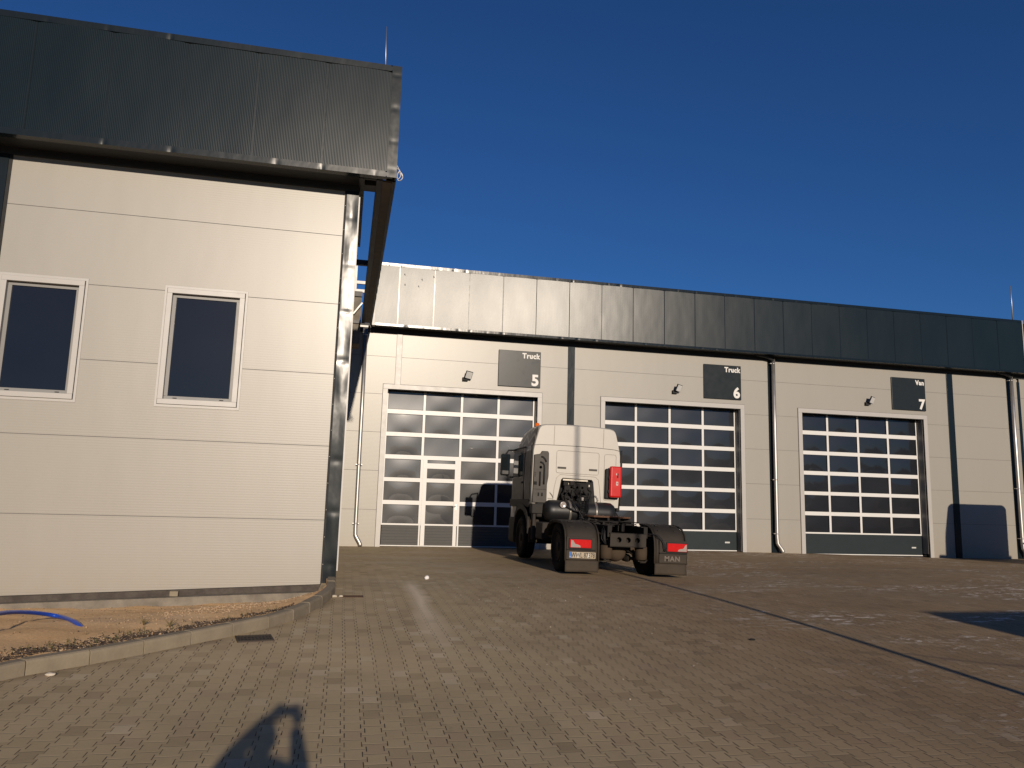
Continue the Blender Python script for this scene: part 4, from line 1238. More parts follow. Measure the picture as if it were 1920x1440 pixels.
# --- cab
def m_roof_shade():  # roof side shade and its reflected stripes, painted into the colour
    t = NT('painted_roof_side_shade')
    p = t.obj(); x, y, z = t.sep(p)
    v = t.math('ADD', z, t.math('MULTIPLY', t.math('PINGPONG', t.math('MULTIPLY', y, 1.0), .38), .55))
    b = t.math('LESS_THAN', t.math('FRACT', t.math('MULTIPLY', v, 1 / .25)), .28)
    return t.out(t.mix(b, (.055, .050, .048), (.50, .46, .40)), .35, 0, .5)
M['roof_shade'] = m_roof_shade()
YB = 2.75
def cab_section(t, wf=1.0, zb=1.33):
    """right half outline, from bottom to top centre"""
    s_ = (t - 2.60) / (3.28 - 2.60)
    up = [(1.115, 2.60), (1.095, 2.72), (1.06, 2.88), (1.025, 3.02), (1.00, 3.12), (.972, 3.19), (.925, 3.235), (.83, 3.262), (.45, 3.285), (0, 3.29)]
    lo = [(1.10, zb), (1.12, zb + .35), (1.12, 2.1), (1.12, 2.4)]
    pts = lo + [(x, 2.60 + (z - 2.60) * s_) for x, z in up]
    if t < 2.62: pts = lo[:1] + [(1.12, zb + (t - zb) * k) for k in (.3, .6, .85)] + [(1.12 - .02 * k, t - .05 + .005 * k) for k in range(9)] + [(0, t)]
    return [(x * wf, z) for x, z in pts]
ST = [(YB, 3.25, .985), (YB + .05, 3.28, 1.0), (3.2, 3.30, 1.0), (3.6, 3.30, 1.0), (3.95, 3.27, 1.0), (4.3, 3.21, 1.0), (4.55, 3.12, .998), (4.75, 3.01, .995), (4.9, 2.87, .985), (4.98, 2.74, .97)]
cabm = MB()
rows = []
for (y, t, wf) in ST:
    sec = cab_section(t, wf)
    full = [(-x, z) for x, z in sec[::-1]][:-0 or None]
    full = [(-x, z) for x, z in sec] + [(x, z) for x, z in sec[::-1][1:]]
    rows.append([(x, y, z) for x, z in full])
n = len(rows[0])
vs = [p for r_ in rows for p in r_]
cabm.add(vs, [(i * n + j, i * n + j + 1, (i + 1) * n + j + 1, (i + 1) * n + j) for i in range(len(rows) - 1) for j in range(n - 1)], 0, True)
# front face: cap down to the windscreen line, then nose
fr_ = rows[-1]
nose = [(x, 5.03 if abs(x) < .9 else 4.98, z) for x, y, z in fr_]
cabm.add(fr_ + nose, [(j, j + 1, n + j + 1, n + j) for j in range(n - 1)], 0, True)
cabm.add(nose, [tuple(range(n))], 0)
# back wall with the engine notch from below
sec = rows[0]
notch = [(.50, YB, 1.33), (.455, YB, 1.72), (.43, YB, 1.93), (.39, YB, 1.975), (-.34, YB, 1.985), (-.385, YB, 1.94), (-.42, YB, 1.72), (-.50, YB, 1.33)]
back = list(sec) + notch
cabm.add(back, [tuple(range(len(back)))], 0)
# notch lining
nn_ = len(notch)
cabm.add(notch + [(x * .95, YB + .16, z - .0) for x, y, z in notch], [(i, i + 1, nn_ + i + 1, nn_ + i) for i in range(nn_ - 1)], 0)
cab = tb(cabm, 'cab', [M['cabp'], M['roof_shade']], recalc=True)
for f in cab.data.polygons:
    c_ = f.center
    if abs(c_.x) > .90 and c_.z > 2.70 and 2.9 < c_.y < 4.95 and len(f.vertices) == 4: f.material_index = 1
bvm = cab.modifiers.new('bevel', 'BEVEL'); bvm.width = .022; bvm.segments = 3; bvm.limit_method = 'ANGLE'; bvm.angle_limit = R(50)
fl_ = MB(); fl_.box(-1.05, 1.05, YB + .02, 4.9, 1.31, 1.335); tb(fl_, 'cab_floor', M['tframe'], cab)
# front lower part
fb = MB()
fb.prism([(4.50, .95), (4.98, 1.35), (5.03, 1.9), (4.45, 1.9), (4.4, .95)], -1.10, 1.10, 'X')
fb.box(-1.10, 1.10, 4.45, 5.0, .95, 2.0); tb(fb, 'front_panel', M['cabp'], cab, bevel=.02)
fb = MB(); fb.box(-1.13, 1.13, 4.40, 5.05, .32, .98); tb(fb, 'bumper', M['tplastic'], bevel=.06)
for sd in (-1, 1):
    hl = MB(); hl.box(min(sd * .72, sd * 1.12), max(sd * .72, sd * 1.12), 5.03, 5.06, .62, .80); tb(hl, 'headlight', M['clearlens'], bevel=.01)
wsn = MB(); wsn.box(-1.0, 1.0, 5.0, 5.045, 1.95, 2.62); tb(wsn, 'windscreen', M['cabglass'], bevel=.01)
gr = MB()
for k in range(5): gr.box(-.7, .7, 5.02, 5.05, 1.05 + k * .15, 1.13 + k * .15)
tb(gr, 'grille', M['black'])
# sides: door, window, seals, handle
for sd in (-1, 1):
    X = sd * 1.121
    def bxs(m, a, b, y0, y1, z0, z1): m.box(min(X + sd * a, X + sd * b), max(X + sd * a, X + sd * b), y0, y1, z0, z1)
    d = MB(); bxs(d, -.02, .012, 3.55, 4.80, 1.42, 2.70); dd = tb(d, 'door', M['cabside'], bevel=.01)
    d = MB(); bxs(d, -.01, .018, 3.66, 4.74, 1.98, 2.62); tb(d, 'door_window', M['cabglass'], dd, bevel=.006)
    d = MB(); bxs(d, 0, .03, 3.60, 3.78, 1.82, 1.87); tb(d, 'door_handle', M['black'], dd, bevel=.01)
    d = MB()
    bxs(d, -.01, .006, 3.515, 3.548, 1.38, 2.74); bxs(d, -.01, .006, 3.515, 4.82, 2.702, 2.745); bxs(d, -.01, .006, 4.802, 4.83, 1.38, 2.74)
    tb(d, 'door_seal', M['black'])
    d = MB(); bxs(d, -.03, .004, YB + .10, 3.45, 1.42, 2.62); tb(d, 'side_panel', M['cabside'], bevel=.01)
    d = MB(); bxs(d, .0, .035, YB - .03, YB + .035, 1.40, 2.74); tb(d, 'deflector_mount', M['black'], bevel=.006)
    # wheel arch and steps
    arch = [(2.72, .62), (2.78, .95), (2.95, 1.16), (3.25, 1.30), (3.60, 1.34), (3.95, 1.28), (4.22, 1.08), (4.34, .80), (4.38, .5), (4.27, .5), (4.22, .80), (4.10, 1.02), (3.9, 1.14), (3.60, 1.19), (3.30, 1.15), (3.02, 1.02), (2.88, .86), (2.83, .62)]
    d = MB(); d.prism(arch, min(sd * .78, sd * 1.17), max(sd * .78, sd * 1.17), 'X'); tb(d, 'front_wheel_arch', M['tplastic'], bevel=.01)
    d = MB(); bxs(d, -.06, .035, 2.8, 4.95, 1.24, 1.43); tb(d, 'side_skirt', M['tplastic'], bevel=.03)
    # mirrors
    d = MB(); d.box(min(sd * 1.26, sd * 1.50), max(sd * 1.26, sd * 1.50), 4.62, 4.78, 2.03, 2.60); mr = tb(d, 'side_mirror', M['black2'], bevel=.04)
    d = MB(); d.box(min(sd * 1.275, sd * 1.485), max(sd * 1.275, sd * 1.485), 4.612, 4.622, 2.16, 2.58); tb(d, 'mirror_glass', M['cabglass'], mr)
    d = MB(); d.tube([(sd * 1.38, 4.7, 2.58), (sd * 1.30, 4.74, 2.70), (sd * 1.10, 4.8, 2.72)], .022, 8); d.tube([(sd * 1.38, 4.7, 2.06), (sd * 1.25, 4.74, 2.00), (sd * 1.10, 4.8, 2.0)], .018, 8); tb(d, 'mirror_arm', M['black'], mr)
# seam between roof cap and back wall, pressed panels
gv = MB()
def backpath(pts, r=.006, mb=None): (mb or gv).tube([(x, YB - .004, z) for x, z in pts], r, 6)
backpath([(-1.085, 2.735), (-.95, 2.755), (-.5, 2.765), (0, 2.77), (.5, 2.765), (.95, 2.745), (1.085, 2.72)], .006)
tb(gv, 'roof_seam', M['groove'], cab)
cr_ = MB()
def rr(x0, x1, z0, z1, r=.05):
    p = []
    for cx_, cz_, a0 in ((x1 - r, z1 - r, 0), (x0 + r, z1 - r, 90), (x0 + r, z0 + r, 180), (x1 - r, z0 + r, 270)):
        for k in range(5):
            a = R(a0 + 90 * k / 4); p.append((cx_ + r * math.cos(a), cz_ + r * math.sin(a)))
    return p + [p[0]]
backpath(rr(-.52, .56, 2.10, 2.64), .0055, cr_)
backpath(rr(.70, 1.00, 1.50, 2.62), .0055, cr_)
backpath([(-.58, 1.36), (-.55, 1.75), (-.50, 1.98), (-.42, 2.06), (.48, 2.05), (.56, 1.98), (.60, 1.75), (.64, 1.36)], .0055, cr_)
tb(cr_, 'pressed_panel_line', M['crease'], cab)
for x in (-.60, .66):
    c = MB(); c.box(x - .008, x + .008, YB - .010, YB + .0, 2.78, 3.235); tb(c, 'roof_cap_joint', M['crease'], cab)
for (a, b, z) in ((-.49, -.27, 2.225), (.31, .52, 2.215)):
    c = MB(); c.box(a, b, YB - .012, YB + .002, z - .024, z + .024); tb(c, 'air_vent', M['groove'], cab, bevel=.01)
c = MB(); c.tube([(-.66, YB - .01, 1.62), (-.60, YB - .03, 1.56), (-.57, YB - .02, 1.50)], .010, 6); c.box(-.70, -.58, YB - .02, YB, 1.47, 1.485); tb(c, 'tie_hook', M['crease'], cab)
# engine bay stuff in the notch
c = MB()
c.box(-.47, .47, YB + .15, YB + .2, 1.3, 2.0)
tb(c, 'engine_bay_liner', M['mesh'], cab)
c = MB(); c.box(-.33, .30, YB + .03, YB + .06, 1.925, 1.965); tb(c, 'heat_shield', M['strap'], cab)
c = MB()
rnd = random.Random(11)
for k in range(26):
    x = rnd.uniform(-.36, .30); z = rnd.uniform(1.36, 1.82); w_1 = rnd.uniform(.03, .12)
    c.box(x, x + w_1, YB - .10 * rnd.random(), YB + .14, z, z + rnd.uniform(.03, .12))
for k in range(9):
    x = rnd.uniform(-.38, .35)
    c.tube([(x, YB - .02, 1.42), (x + rnd.uniform(-.1, .1), YB - .12, 1.55), (x + rnd.uniform(-.1, .1), YB - .05, 1.68), (x + rnd.uniform(-.15, .15), YB + .1, 1.8)], rnd.uniform(.008, .02), 6)
c.box(-.30, .30, YB - .03, YB + .05, 1.64, 1.86)
tb(c, 'engine_part', M['tframe'], cab)
c = MB()
for x, z in ((-.13, 1.77), (.02, 1.77), (.15, 1.77)): c.lathe([(0, .0), (0, .028)], (x, YB - .033, z), 'Y', 14)
tb(c, 'bracket_hole', M['mesh'], cab)
c = MB(); c.tube([(.46, YB - .05, 1.60), (.53, YB - .07, 1.56), (.55, YB - .06, 1.48), (.50, YB - .05, 1.44)], .010, 6); c.box(-.23, -.20, YB - .05, YB - .03, 1.83, 1.87); c.box(.30, .33, YB - .05, YB - .03, 1.80, 1.85); tb(c, 'metal_fitting', M['strap'], cab)
# air intake duct at the left rear corner
c = MB(); c.prism([(-1.09, 1.36), (-.74, 1.36), (-.745, 1.80), (-.715, 2.0), (-.725, 2.55), (-.75, 2.60), (-.90, 2.60), (-.94, 2.53), (-1.09, 2.50)], YB - .055, YB + .01, 'Y'); du = tb(c, 'air_intake_duct', M['snork'], bevel=.012)
c = MB()
def slot(pts, r=.024): c.tube([(x, YB - .052, z) for x, z in pts], r, 8)
slot([(-.92, 2.46), (-.87, 2.45), (-.82, 2.40), (-.79, 2.34)])
slot([(-.94, 2.33), (-.88, 2.31), (-.84, 2.26), (-.83, 2.18), (-.83, 2.0), (-.83, 1.80)])
slot([(-.93, 2.10), (-.93, 1.95), (-.93, 1.76)])
c.lathe([(-.004, 0), (-.004, .034)], (-.92, YB - .056, 2.205), 'Y', 14)
slot([(-.95, 1.60), (-.95, 1.52)], .018); slot([(-.86, 1.60), (-.86, 1.52)], .018)
for z in (2.06, 2.02, 1.98): c.box(-1.07, -1.03, YB - .058, YB - .05, z, z + .014)
c.box(-1.08, -1.0, YB - .058, YB - .05, 1.78, 1.86)
c.box(-1.08, -.76, YB - .058, YB - .05, 1.675, 1.683)
tb(c, 'duct_slot', M['mesh'], du)
c = MB(); c.box(-1.02, -.72, YB - .22, YB - .02, 1.02, 1.37); tb(c, 'air_filter_box', M['tplastic'], bevel=.04)
# red extinguisher box
c = MB(); c.box(.715, 1.03, YB - .10, YB - .004, 1.54, 2.27); ex = tb(c, 'extinguisher_box', M['black'], bevel=.03)
c = MB(); c.box(.785, 1.085, YB - .235, YB - .10, 1.575, 2.33); tb(c, 'red_cover', M['red'], ex, bevel=.045, seg=4)
c = MB()
for z in (2.05, 1.72): c.box(.766, .79, YB - .17, YB - .12, z - .03, z + .03); c.box(1.08, 1.10, YB - .17, YB - .12, z - .03, z + .03)
tb(c, 'hinge', M['black'], ex)
c = MB(); c.box(.935, .985, YB - .2385, YB - .234, 1.87, 1.96); tb(c, 'label_sticker', M['whitepaint'], ex)
c = MB(); c.box(.952, .968, YB - .2405, YB - .238, 1.895, 1.94); c.box(.955, .985, YB - .245, YB - .234, 2.05, 2.16); tb(c, 'latch', M['black'], ex)
c = MB(); c.prism([(.925, 2.13), (.965, 2.10), (.955, 2.15), (.94, 2.17)], YB - .239, YB - .234, 'Y'); tb(c, 'latch_mark', M['whitepaint'], ex)
# beacon
c = MB(); c.lathe([(0, .075), (.03, .075), (.035, .062), (.10, .058), (.125, .04), (.13, 0)], (-.86, 3.5, 3.225), 'Z', 20); be = tb(c, 'beacon', M['amber'])
c = MB(); c.lathe([(-.04, .08), (.004, .08), (.004, .0)], (-.86, 3.5, 3.24), 'Z', 16); tb(c, 'beacon_base', M['black'], be)


# ------------------------------------------------------------------ sand bed details
def bed_hit(x, y):
    """pixel -> point on the sand surface (nearest sample)"""
    d = ray(x, y); best = None
    for i in range(241):
        for j in range(61):
            p = Vector(sand_pt(i / 240, j / 60))
            t = p.dot(FW); q = d * t
            e = (q - p).length
            if best is None or e < best[0]: best = (e, p)
    return best[1]
hp = []
for (hx, hy, sx, sy) in ((-80, 1167, -22, 1188), (0, 1150, 47, 1166), (60, 1147, 92, 1160), (110, 1156.5, 121, 1161), (138, 1166, 141, 1167.5), (157, 1174, 157, 1174)):
    G = bed_hit(max(sx, -60), min(sy, 1240)) 
    hp.append((hx, hy, G))
pts = []
for (hx, hy, G) in hp:
    if G is None: continue
    d = ray(hx, hy); best = None
    for k in range(700):
        P = G - A * (k * .004)
        dd = P - d * P.dot(FW)
        if best is None or dd.length < best[0]: best = (dd.length, P)
    pts.append(best[1])
pts[-1].z -= .03
p0, p1 = pts[0], pts[1]
dirn = (p0 - p1).normalized()
pre = [Vector((p0.x - 1.5, p0.y - .2, p0.z - .75)), Vector((p0.x - 1.0, p0.y - .1, p0.z - .38)), Vector((p0.x - .5, p0.y - .03, p0.z - .10))]
ctrl = pre + pts
def catmull(P, n=8):
    out = []
    for i in range(len(P) - 1):
        a, b, c, d = P[max(i - 1, 0)], P[i], P[i + 1], P[min(i + 2, len(P) - 1)]
        for k in range(n):
            t = k / n
            out.append(.5 * ((2 * b) + (c - a) * t + (2 * a - 5 * b + 4 * c - d) * t * t + (3 * b - a - 3 * c + d) * t ** 3))
    return out + [P[-1]]
h = MB(); h.tube(catmull(ctrl), .0235, 14)
ho = tag(h.build('water_hose', M['hose']), 'bent blue plastic pipe arching over the orange sand', 'pipe')
M['pebble'] = simple('pale_pebbles', (.62, .45, .28), .9, var=.4, vs=9, obj=False)
M['clod'] = simple('dark_soil_clods', (.075, .054, .040), .95, var=.5, vs=9, obj=False)
M['weed'] = simple('dry_weed', (.20, .155, .07), .9, var=.4, vs=9, obj=False)
M['weedg'] = simple('green_weed', (.07, .085, .025), .9, var=.4, vs=9, obj=False)
def stone(m, c, r, rnd, mi=0):
    vs = []
    base = [(1, 0, 0), (-1, 0, 0), (0, 1, 0), (0, -1, 0), (0, 0, 1), (0, 0, -1)]
    a = rnd.uniform(0, 6.28)
    for (x, y, z) in base:
        k = rnd.uniform(.6, 1.2)
        X, Y_ = x * math.cos(a) - y * math.sin(a), x * math.sin(a) + y * math.cos(a)
        vs.append((c[0] + X * r * k, c[1] + Y_ * r * k, c[2] + z * r * k * .6))
    m.add(vs, [(0, 2, 4), (2, 1, 4), (1, 3, 4), (3, 0, 4), (2, 0, 5), (1, 2, 5), (3, 1, 5), (0, 3, 5)], mi)
rnd = random.Random(31)
pm = MB()
for k in range(1900):
    u = rnd.random(); v = rnd.random() ** .8
    p = Vector(sand_pt(u, v)); stone(pm, (p.x, p.y, p.z + .002), rnd.choice((.003, .004, .006, .010)) * rnd.uniform(.7, 1.3), rnd, 0 if rnd.random() < .45 else 1)
for k in range(900):                      # pale rubble near the middle
    u = rnd.gauss(.62, .07); v = rnd.gauss(.42, .10)
    if not (0 < u < 1 and 0 < v < 1): continue
    p = Vector(sand_pt(u, v)); stone(pm, (p.x, p.y, p.z + .003), rnd.uniform(.005, .014), rnd, 0)
tag(pm.build('pebbles', [M['pebble'], M['clod']], recalc=False), kind='stuff')
sm = MB()
for k in range(9000):
    u = rnd.uniform(.0, .74); v = abs(rnd.gauss(.03, .055 * (1.1 - u))) + .012
    if v > .3 or (u > .62 and rnd.random() < .5): continue
    p = Vector(sand_pt(u, min(v, .98))); stone(sm, (p.x, p.y, p.z + rnd.uniform(0, .014)), rnd.uniform(.003, .012) * (1.6 if rnd.random() < .12 else 1), rnd, 0 if rnd.random() < .93 else 1)
tag(sm.build('gravel', [M['clod'], M['pebble']], recalc=False), kind='stuff')
wm = MB()
def blade(m, p, h, lean, a, w, mi):
    q = Vector(p); side = Vector((math.cos(a + 1.57), math.sin(a + 1.57), 0)) * w
    tip = q + Vector((math.cos(a) * lean, math.sin(a) * lean, h)); mid = q + Vector((math.cos(a) * lean * .35, math.sin(a) * lean * .35, h * .6))
    m.add([q - side, q + side, mid + side * .7, mid - side * .7, tip], [(0, 1, 2, 3), (3, 2, 4)], mi)
for k in range(110):
    u = rnd.gauss(.50, .06) if rnd.random() < .6 else rnd.uniform(.1, .7); v = abs(rnd.gauss(.06, .03)) + .02
    if not 0 < u < 1: continue
    p = Vector(sand_pt(u, v))
    for j in range(4): blade(wm, p, rnd.uniform(.02, .06), rnd.uniform(.0, .04), rnd.uniform(0, 6.28), .0025, 0 if rnd.random() < .5 else 1)
tag(wm.build('weeds', [M['weed'], M['weedg']], recalc=False), kind='stuff')
for (x, y, hh, lab) in ((272, 1172, .10, 'dry bushy weed in the sand, the taller of the two'), (316, 1174, .085, 'thin dry weed in the sand, nearer the building corner')):
    p = bed_hit(x, y); m = MB()
    for k in range(13):
        a = rnd.uniform(0, 6.28); l = rnd.uniform(.03, .09)
        tip = p + Vector((math.cos(a) * l, math.sin(a) * l * .6, hh * rnd.uniform(.5, 1)))
        m.tube([p, p.lerp(tip, .5) + Vector((0, 0, .012)), tip], [.0035, .0025, .0015], 4)
    tag(m.build('dry_weed', M['weed']), lab, 'weed')
# block lying on the plinth, small stones and litter
def rock(px, py, r, mat, label, cat, name, ground=True, sq=(1, 1, .6), seed=1):
    p = on_ground(px, py) if ground else px
    bm = bmesh.new(); bmesh.ops.create_icosphere(bm, subdivisions=2, radius=1)
    rd = random.Random(seed)
    for v in bm.verts:
        k = 1 + rd.uniform(-.16, .16); v.co = Vector((v.co.x * r * sq[0] * k, v.co.y * r * sq[1] * k, v.co.z * r * sq[2] * k))
    me = bpy.data.meshes.new(name); bm.to_mesh(me); bm.free(); me.materials.append(mat)
    o = bpy.data.objects.new(name, me); COL.objects.link(o); o.location = (p.x, p.y, p.z + r * sq[2] * .7)
    return tag(o, label, cat)
M['pale'] = simple('pale_stone', (.60, .53, .43), .8, var=.2, vs=20)
M['whiteball'] = simple('white_litter', (.85, .83, .80), .6, var=.05)
rock(94, 1267, .028, M['pale'], 'pale stone lying on the paving against the kerb', 'stone', 'pebble_stone', sq=(1.35, .8, .55), seed=3)
rock(627, 1120, .035, M['pale'], 'pale stone beside the kerb end, nearer the building corner', 'stone', 'pebble_stone', sq=(1, .8, .6), seed=4)
rock(639, 1120, .030, M['pale'], 'smaller pale stone between the kerb end and the rusty grate', 'stone', 'pebble_stone', sq=(1, .7, .6), seed=5)
rock(800, 1086, .040, M['whiteball'], 'small round white piece of litter on the open paving before the wicket door', 'litter', 'litter_ball', sq=(1, 1, .9), seed=6)
rock(1410, 1201, .025, M['mesh'], 'dark crumpled leaf lying on the open paving', 'leaf', 'dead_leaf', sq=(1.6, .8, .6), seed=7)
rnd = random.Random(77)
gm_ = MB()
for k in range(110):
    x = rnd.gauss(2.9, 1.0) if rnd.random() < .7 else rnd.uniform(0, 9); y = rnd.gauss(11.2, .25) if rnd.random() < .5 else rnd.uniform(6, 13)
    stone(gm_, (x, y, gz(x, y) + .003), rnd.uniform(.004, .012), rnd)
tag(gm_.build('rubble', M['pale'], recalc=False), kind='stuff')
bx = MB(); bx.box(-2.47, -2.35, 12.70, 12.80, 0, .075)
zz = plinth_top(-2.4) - .083
for i, v in enumerate(bx.v): bx.v[i] = (v[0], v[1], v[2] + zz)
tag(bx.build('concrete_spacer', M['kerb'], bevel=.006), 'small concrete block standing on the foundation edge below the wall', 'block')
# drain grate and rusty channel grate
def grate(px, size, mat, label, rot=0, bars=7):
    p = on_ground(*px); root = empty('drain_grate', (p.x, p.y, p.z), label, 'grate', rot=(R(1.4), 0, rot))
    w, d = size
    f = MB(); t = .02
    f.box(-w / 2, w / 2, -d / 2, -d / 2 + t, -.01, .010); f.box(-w / 2, w / 2, d / 2 - t, d / 2, -.01, .010); f.box(-w / 2, -w / 2 + t, -d / 2 + t, d / 2 - t, -.01, .010); f.box(w / 2 - t, w / 2, -d / 2 + t, d / 2 - t, -.01, .010)
    f.build('rim', mat, root, world=False)
    b = MB(); n = bars
    for i in range(n):
        x = -w / 2 + t + (w - 2 * t) * (i + .5) / n; b.box(x - .008, x + .008, -d / 2 + t, d / 2 - t, -.012, .008)
    for i in range(3):
        y = -d / 2 + t + (d - 2 * t) * (i + .5) / 3; b.box(-w / 2 + t, w / 2 - t, y - .007, y + .007, -.012, .006)
    b.build('grid_bars', mat, root, world=False)
    pit = MB(); pit.box(-w / 2 + t, w / 2 - t, -d / 2 + t, d / 2 - t, -.012, .0035); pit.build('pit', M['mesh'], root, world=False)
grate((477, 1197.5), (.36, .30), M['iron'], 'square dark iron drain grate beside the kerb', R(12), 9)
grate((659, 1119), (.33, .16), M['rust'], 'rusty narrow drain grate near the building corner', 0, 12)

# ------------------------------------------------------------------ things outside the frame that throw shadows into it
lp = empty('lamp_post', (6.31, -.2, gz(6.31, -.2)), 'tall slim lamp post, its thin shadow crosses the paving to the truck', 'lamp post')
h_ = 8.75
m = MB(); m.lathe([(0, .075), (1.2, .072), (1.25, .052), (h_, .036)], (6.31, -.2, lp.location.z), 'Z', 18); m.build('pole', M['galv'], lp)
m = MB(); m.lathe([(0, .16), (.015, .16), (.015, .08)], (6.31, -.2, lp.location.z), 'Z', 18); m.build('base_plate', M['galv'], lp)
m = MB(); m.tube([(6.31, -.2, lp.location.z + h_ - .05), (6.31, -.35, lp.location.z + h_ + .08), (6.31, -.8, lp.location.z + h_ + .15)], .03, 10); m.build('arm', M['galv'], lp)
m = MB(); m.box(6.21, 6.41, -1.35, -.75, lp.location.z + h_ + .10, lp.location.z + h_ + .19); m.build('lamp_head', M['galv'], lp, bevel=.03)
M['vanwhite'] = simple('white_van_paint', (.72, .72, .71), .35, var=.03, vs=2, coat=.4, coat_r=.1)
def van(loc, label, width=2.06, H=2.72):
    v = empty('delivery_van', loc, label, 'van', 'delivery vans parked to the right of the view')
    hw = width / 2
    pr = [(0, .45), (0, H - .35), (.06, H - .08), (.25, H), (4.0, H), (4.35, H - .12), (4.9, 1.75), (5.0, 1.45), (5.55, 1.25), (5.75, 1.0), (5.78, .45)]
    b = MB(); n = len(pr)
    secs = []
    for f, ins in ((-1, .10), (-.93, .03), (-.86, 0), (.86, 0), (.93, .03), (1, .10)):
        secs.append([(f * hw, 2.9 + (y - 2.9) * (1 - ins * .25), .45 + (z - .45) * (1 - ins * .5)) for y, z in pr])
    vs_ = [p for r_ in secs for p in r_]
    b.add(vs_, [(i * n + j, i * n + (j + 1) % n, (i + 1) * n + (j + 1) % n, (i + 1) * n + j) for i in range(5) for j in range(n)], 0)
    b.add(secs[0], [tuple(range(n))]); b.add(secs[-1], [tuple(range(n))])
    body = b.build('body', M['vanwhite'], v, world=False, bevel=.03)
    g_ = MB(); g_.add([(-.86 * hw, 4.40, H - .16), (.86 * hw, 4.40, H - .16), (.90 * hw, 4.93, 1.78), (-.90 * hw, 4.93, 1.78)], [(0, 1, 2, 3)]); o = g_.build('windscreen', M['cabglass'], v, world=False); o.location = (0, .02, .02)
    for sd in (-1, 1):
        w_2 = MB(); w_2.prism([(3.55, 1.55), (4.72, 1.55), (4.40, 2.15), (3.55, 2.2)], sd * (hw + .002), sd * (hw - .02), 'X'); w_2.build('side_window', M['cabglass'], v, world=False)
        for y in (1.1, 4.75):
            t = MB(); t.lathe([(-.11, .2), (-.11, .31), (-.08, .34), (.08, .34), (.11, .31), (.11, .2)], (sd * (hw - .10), y, .34), 'X', 28); wh = t.build('wheel', M['tyre'], v, world=False)
            t = MB(); t.lathe([(-.10, .2), (-.10, 0)], (sd * (hw - .10), y, .34), 'X', 20); t.lathe([(.10, .2), (.08, .12), (.10, 0)], (sd * (hw - .10), y, .34), 'X', 20); q = t.build('rim', M['galv'], wh, world=False)
        t = MB(); t.box(min(sd * hw, sd * (hw + .24)), max(sd * hw, sd * (hw + .24)), 4.35, 4.45, 1.60, 1.95); t.build('side_mirror', M['black'], v, world=False, bevel=.04)
        t = MB(); t.box(min(sd * (hw - .09), sd * (hw - .02)), max(sd * (hw - .09), sd * (hw - .02)), -.02, .02, 1.0, 1.6); t.build('tail_light', M['redlens'], v, world=False, bevel=.01)
        t = MB(); t.box(min(sd * .55, sd * .92), max(sd * .55, sd * .92), 5.66, 5.76, .85, 1.05); t.build('headlight', M['clearlens'], v, world=False, bevel=.02)
        t = MB(); t.box(min(sd * .05, sd * .75), max(sd * .05, sd * .75), -.008, .004, 1.5, 2.1); t.build('rear_window', M['cabglass'], v, world=False)
    t = MB(); t.box(-hw * .95, hw * .95, -.10, .05, .38, .58); t.build('rear_bumper', M['black'], v, world=False, bevel=.03)
    t = MB(); t.box(-hw * .95, hw * .95, 5.6, 5.82, .35, .75); t.build('front_bumper', M['black'], v, world=False, bevel=.04)
    t = MB(); t.box(-hw * .9, hw * .9, .1, 5.6, .30, .48); t.build('underbody', M['black'], v, world=False)
    return v
v1 = van((9.82, -3.35, gz(10, -1) - .0), 'white delivery van whose shadow falls on the open paving')
v2 = copy_tree(v1)
v2.location = (22.95, 20.5, gz(22.6, 18)); v2.rotation_euler = (0, 0, math.pi); v2.scale = (1.22, 1, 1.02)
v2['label'] = 'white delivery van whose blocky shadow stands on the wall beyond the last door'
# far trees behind the viewer: seen only as the dark band in the panes
tl = MB(); rnd = random.Random(5)
for row in range(3):
    x = -160
    while x < 200:
        r = rnd.uniform(2.5, 5.5); hgt = rnd.uniform(3.2, 7.0) * (1 if rnd.random() < .8 else 1.35)
        y = -95 - row * 14 + rnd.uniform(-4, 4)
        nu, nv = 10, 6
        ph = rnd.uniform(0, 6)
        def fn(u, v, x=x, y=y, r=r, hgt=hgt, ph=ph):
            a = u * 2 * math.pi; th = v * math.pi / 2
            k = 1 + .22 * math.sin(5 * a + ph + 3 * v) + .15 * math.sin(9 * a - ph * 2)
            return (x + r * k * math.cos(a) * math.cos(th), y + r * k * math.sin(a) * math.cos(th), -3.2 + (hgt + 3) * math.sin(th) * (1 + .06 * math.sin(7 * a + ph)))
        tl.grid(fn, nu, nv)
        x += r * rnd.uniform(.9, 1.6)
tag(tl.build('woods', M['bush'], recalc=False), kind='stuff')

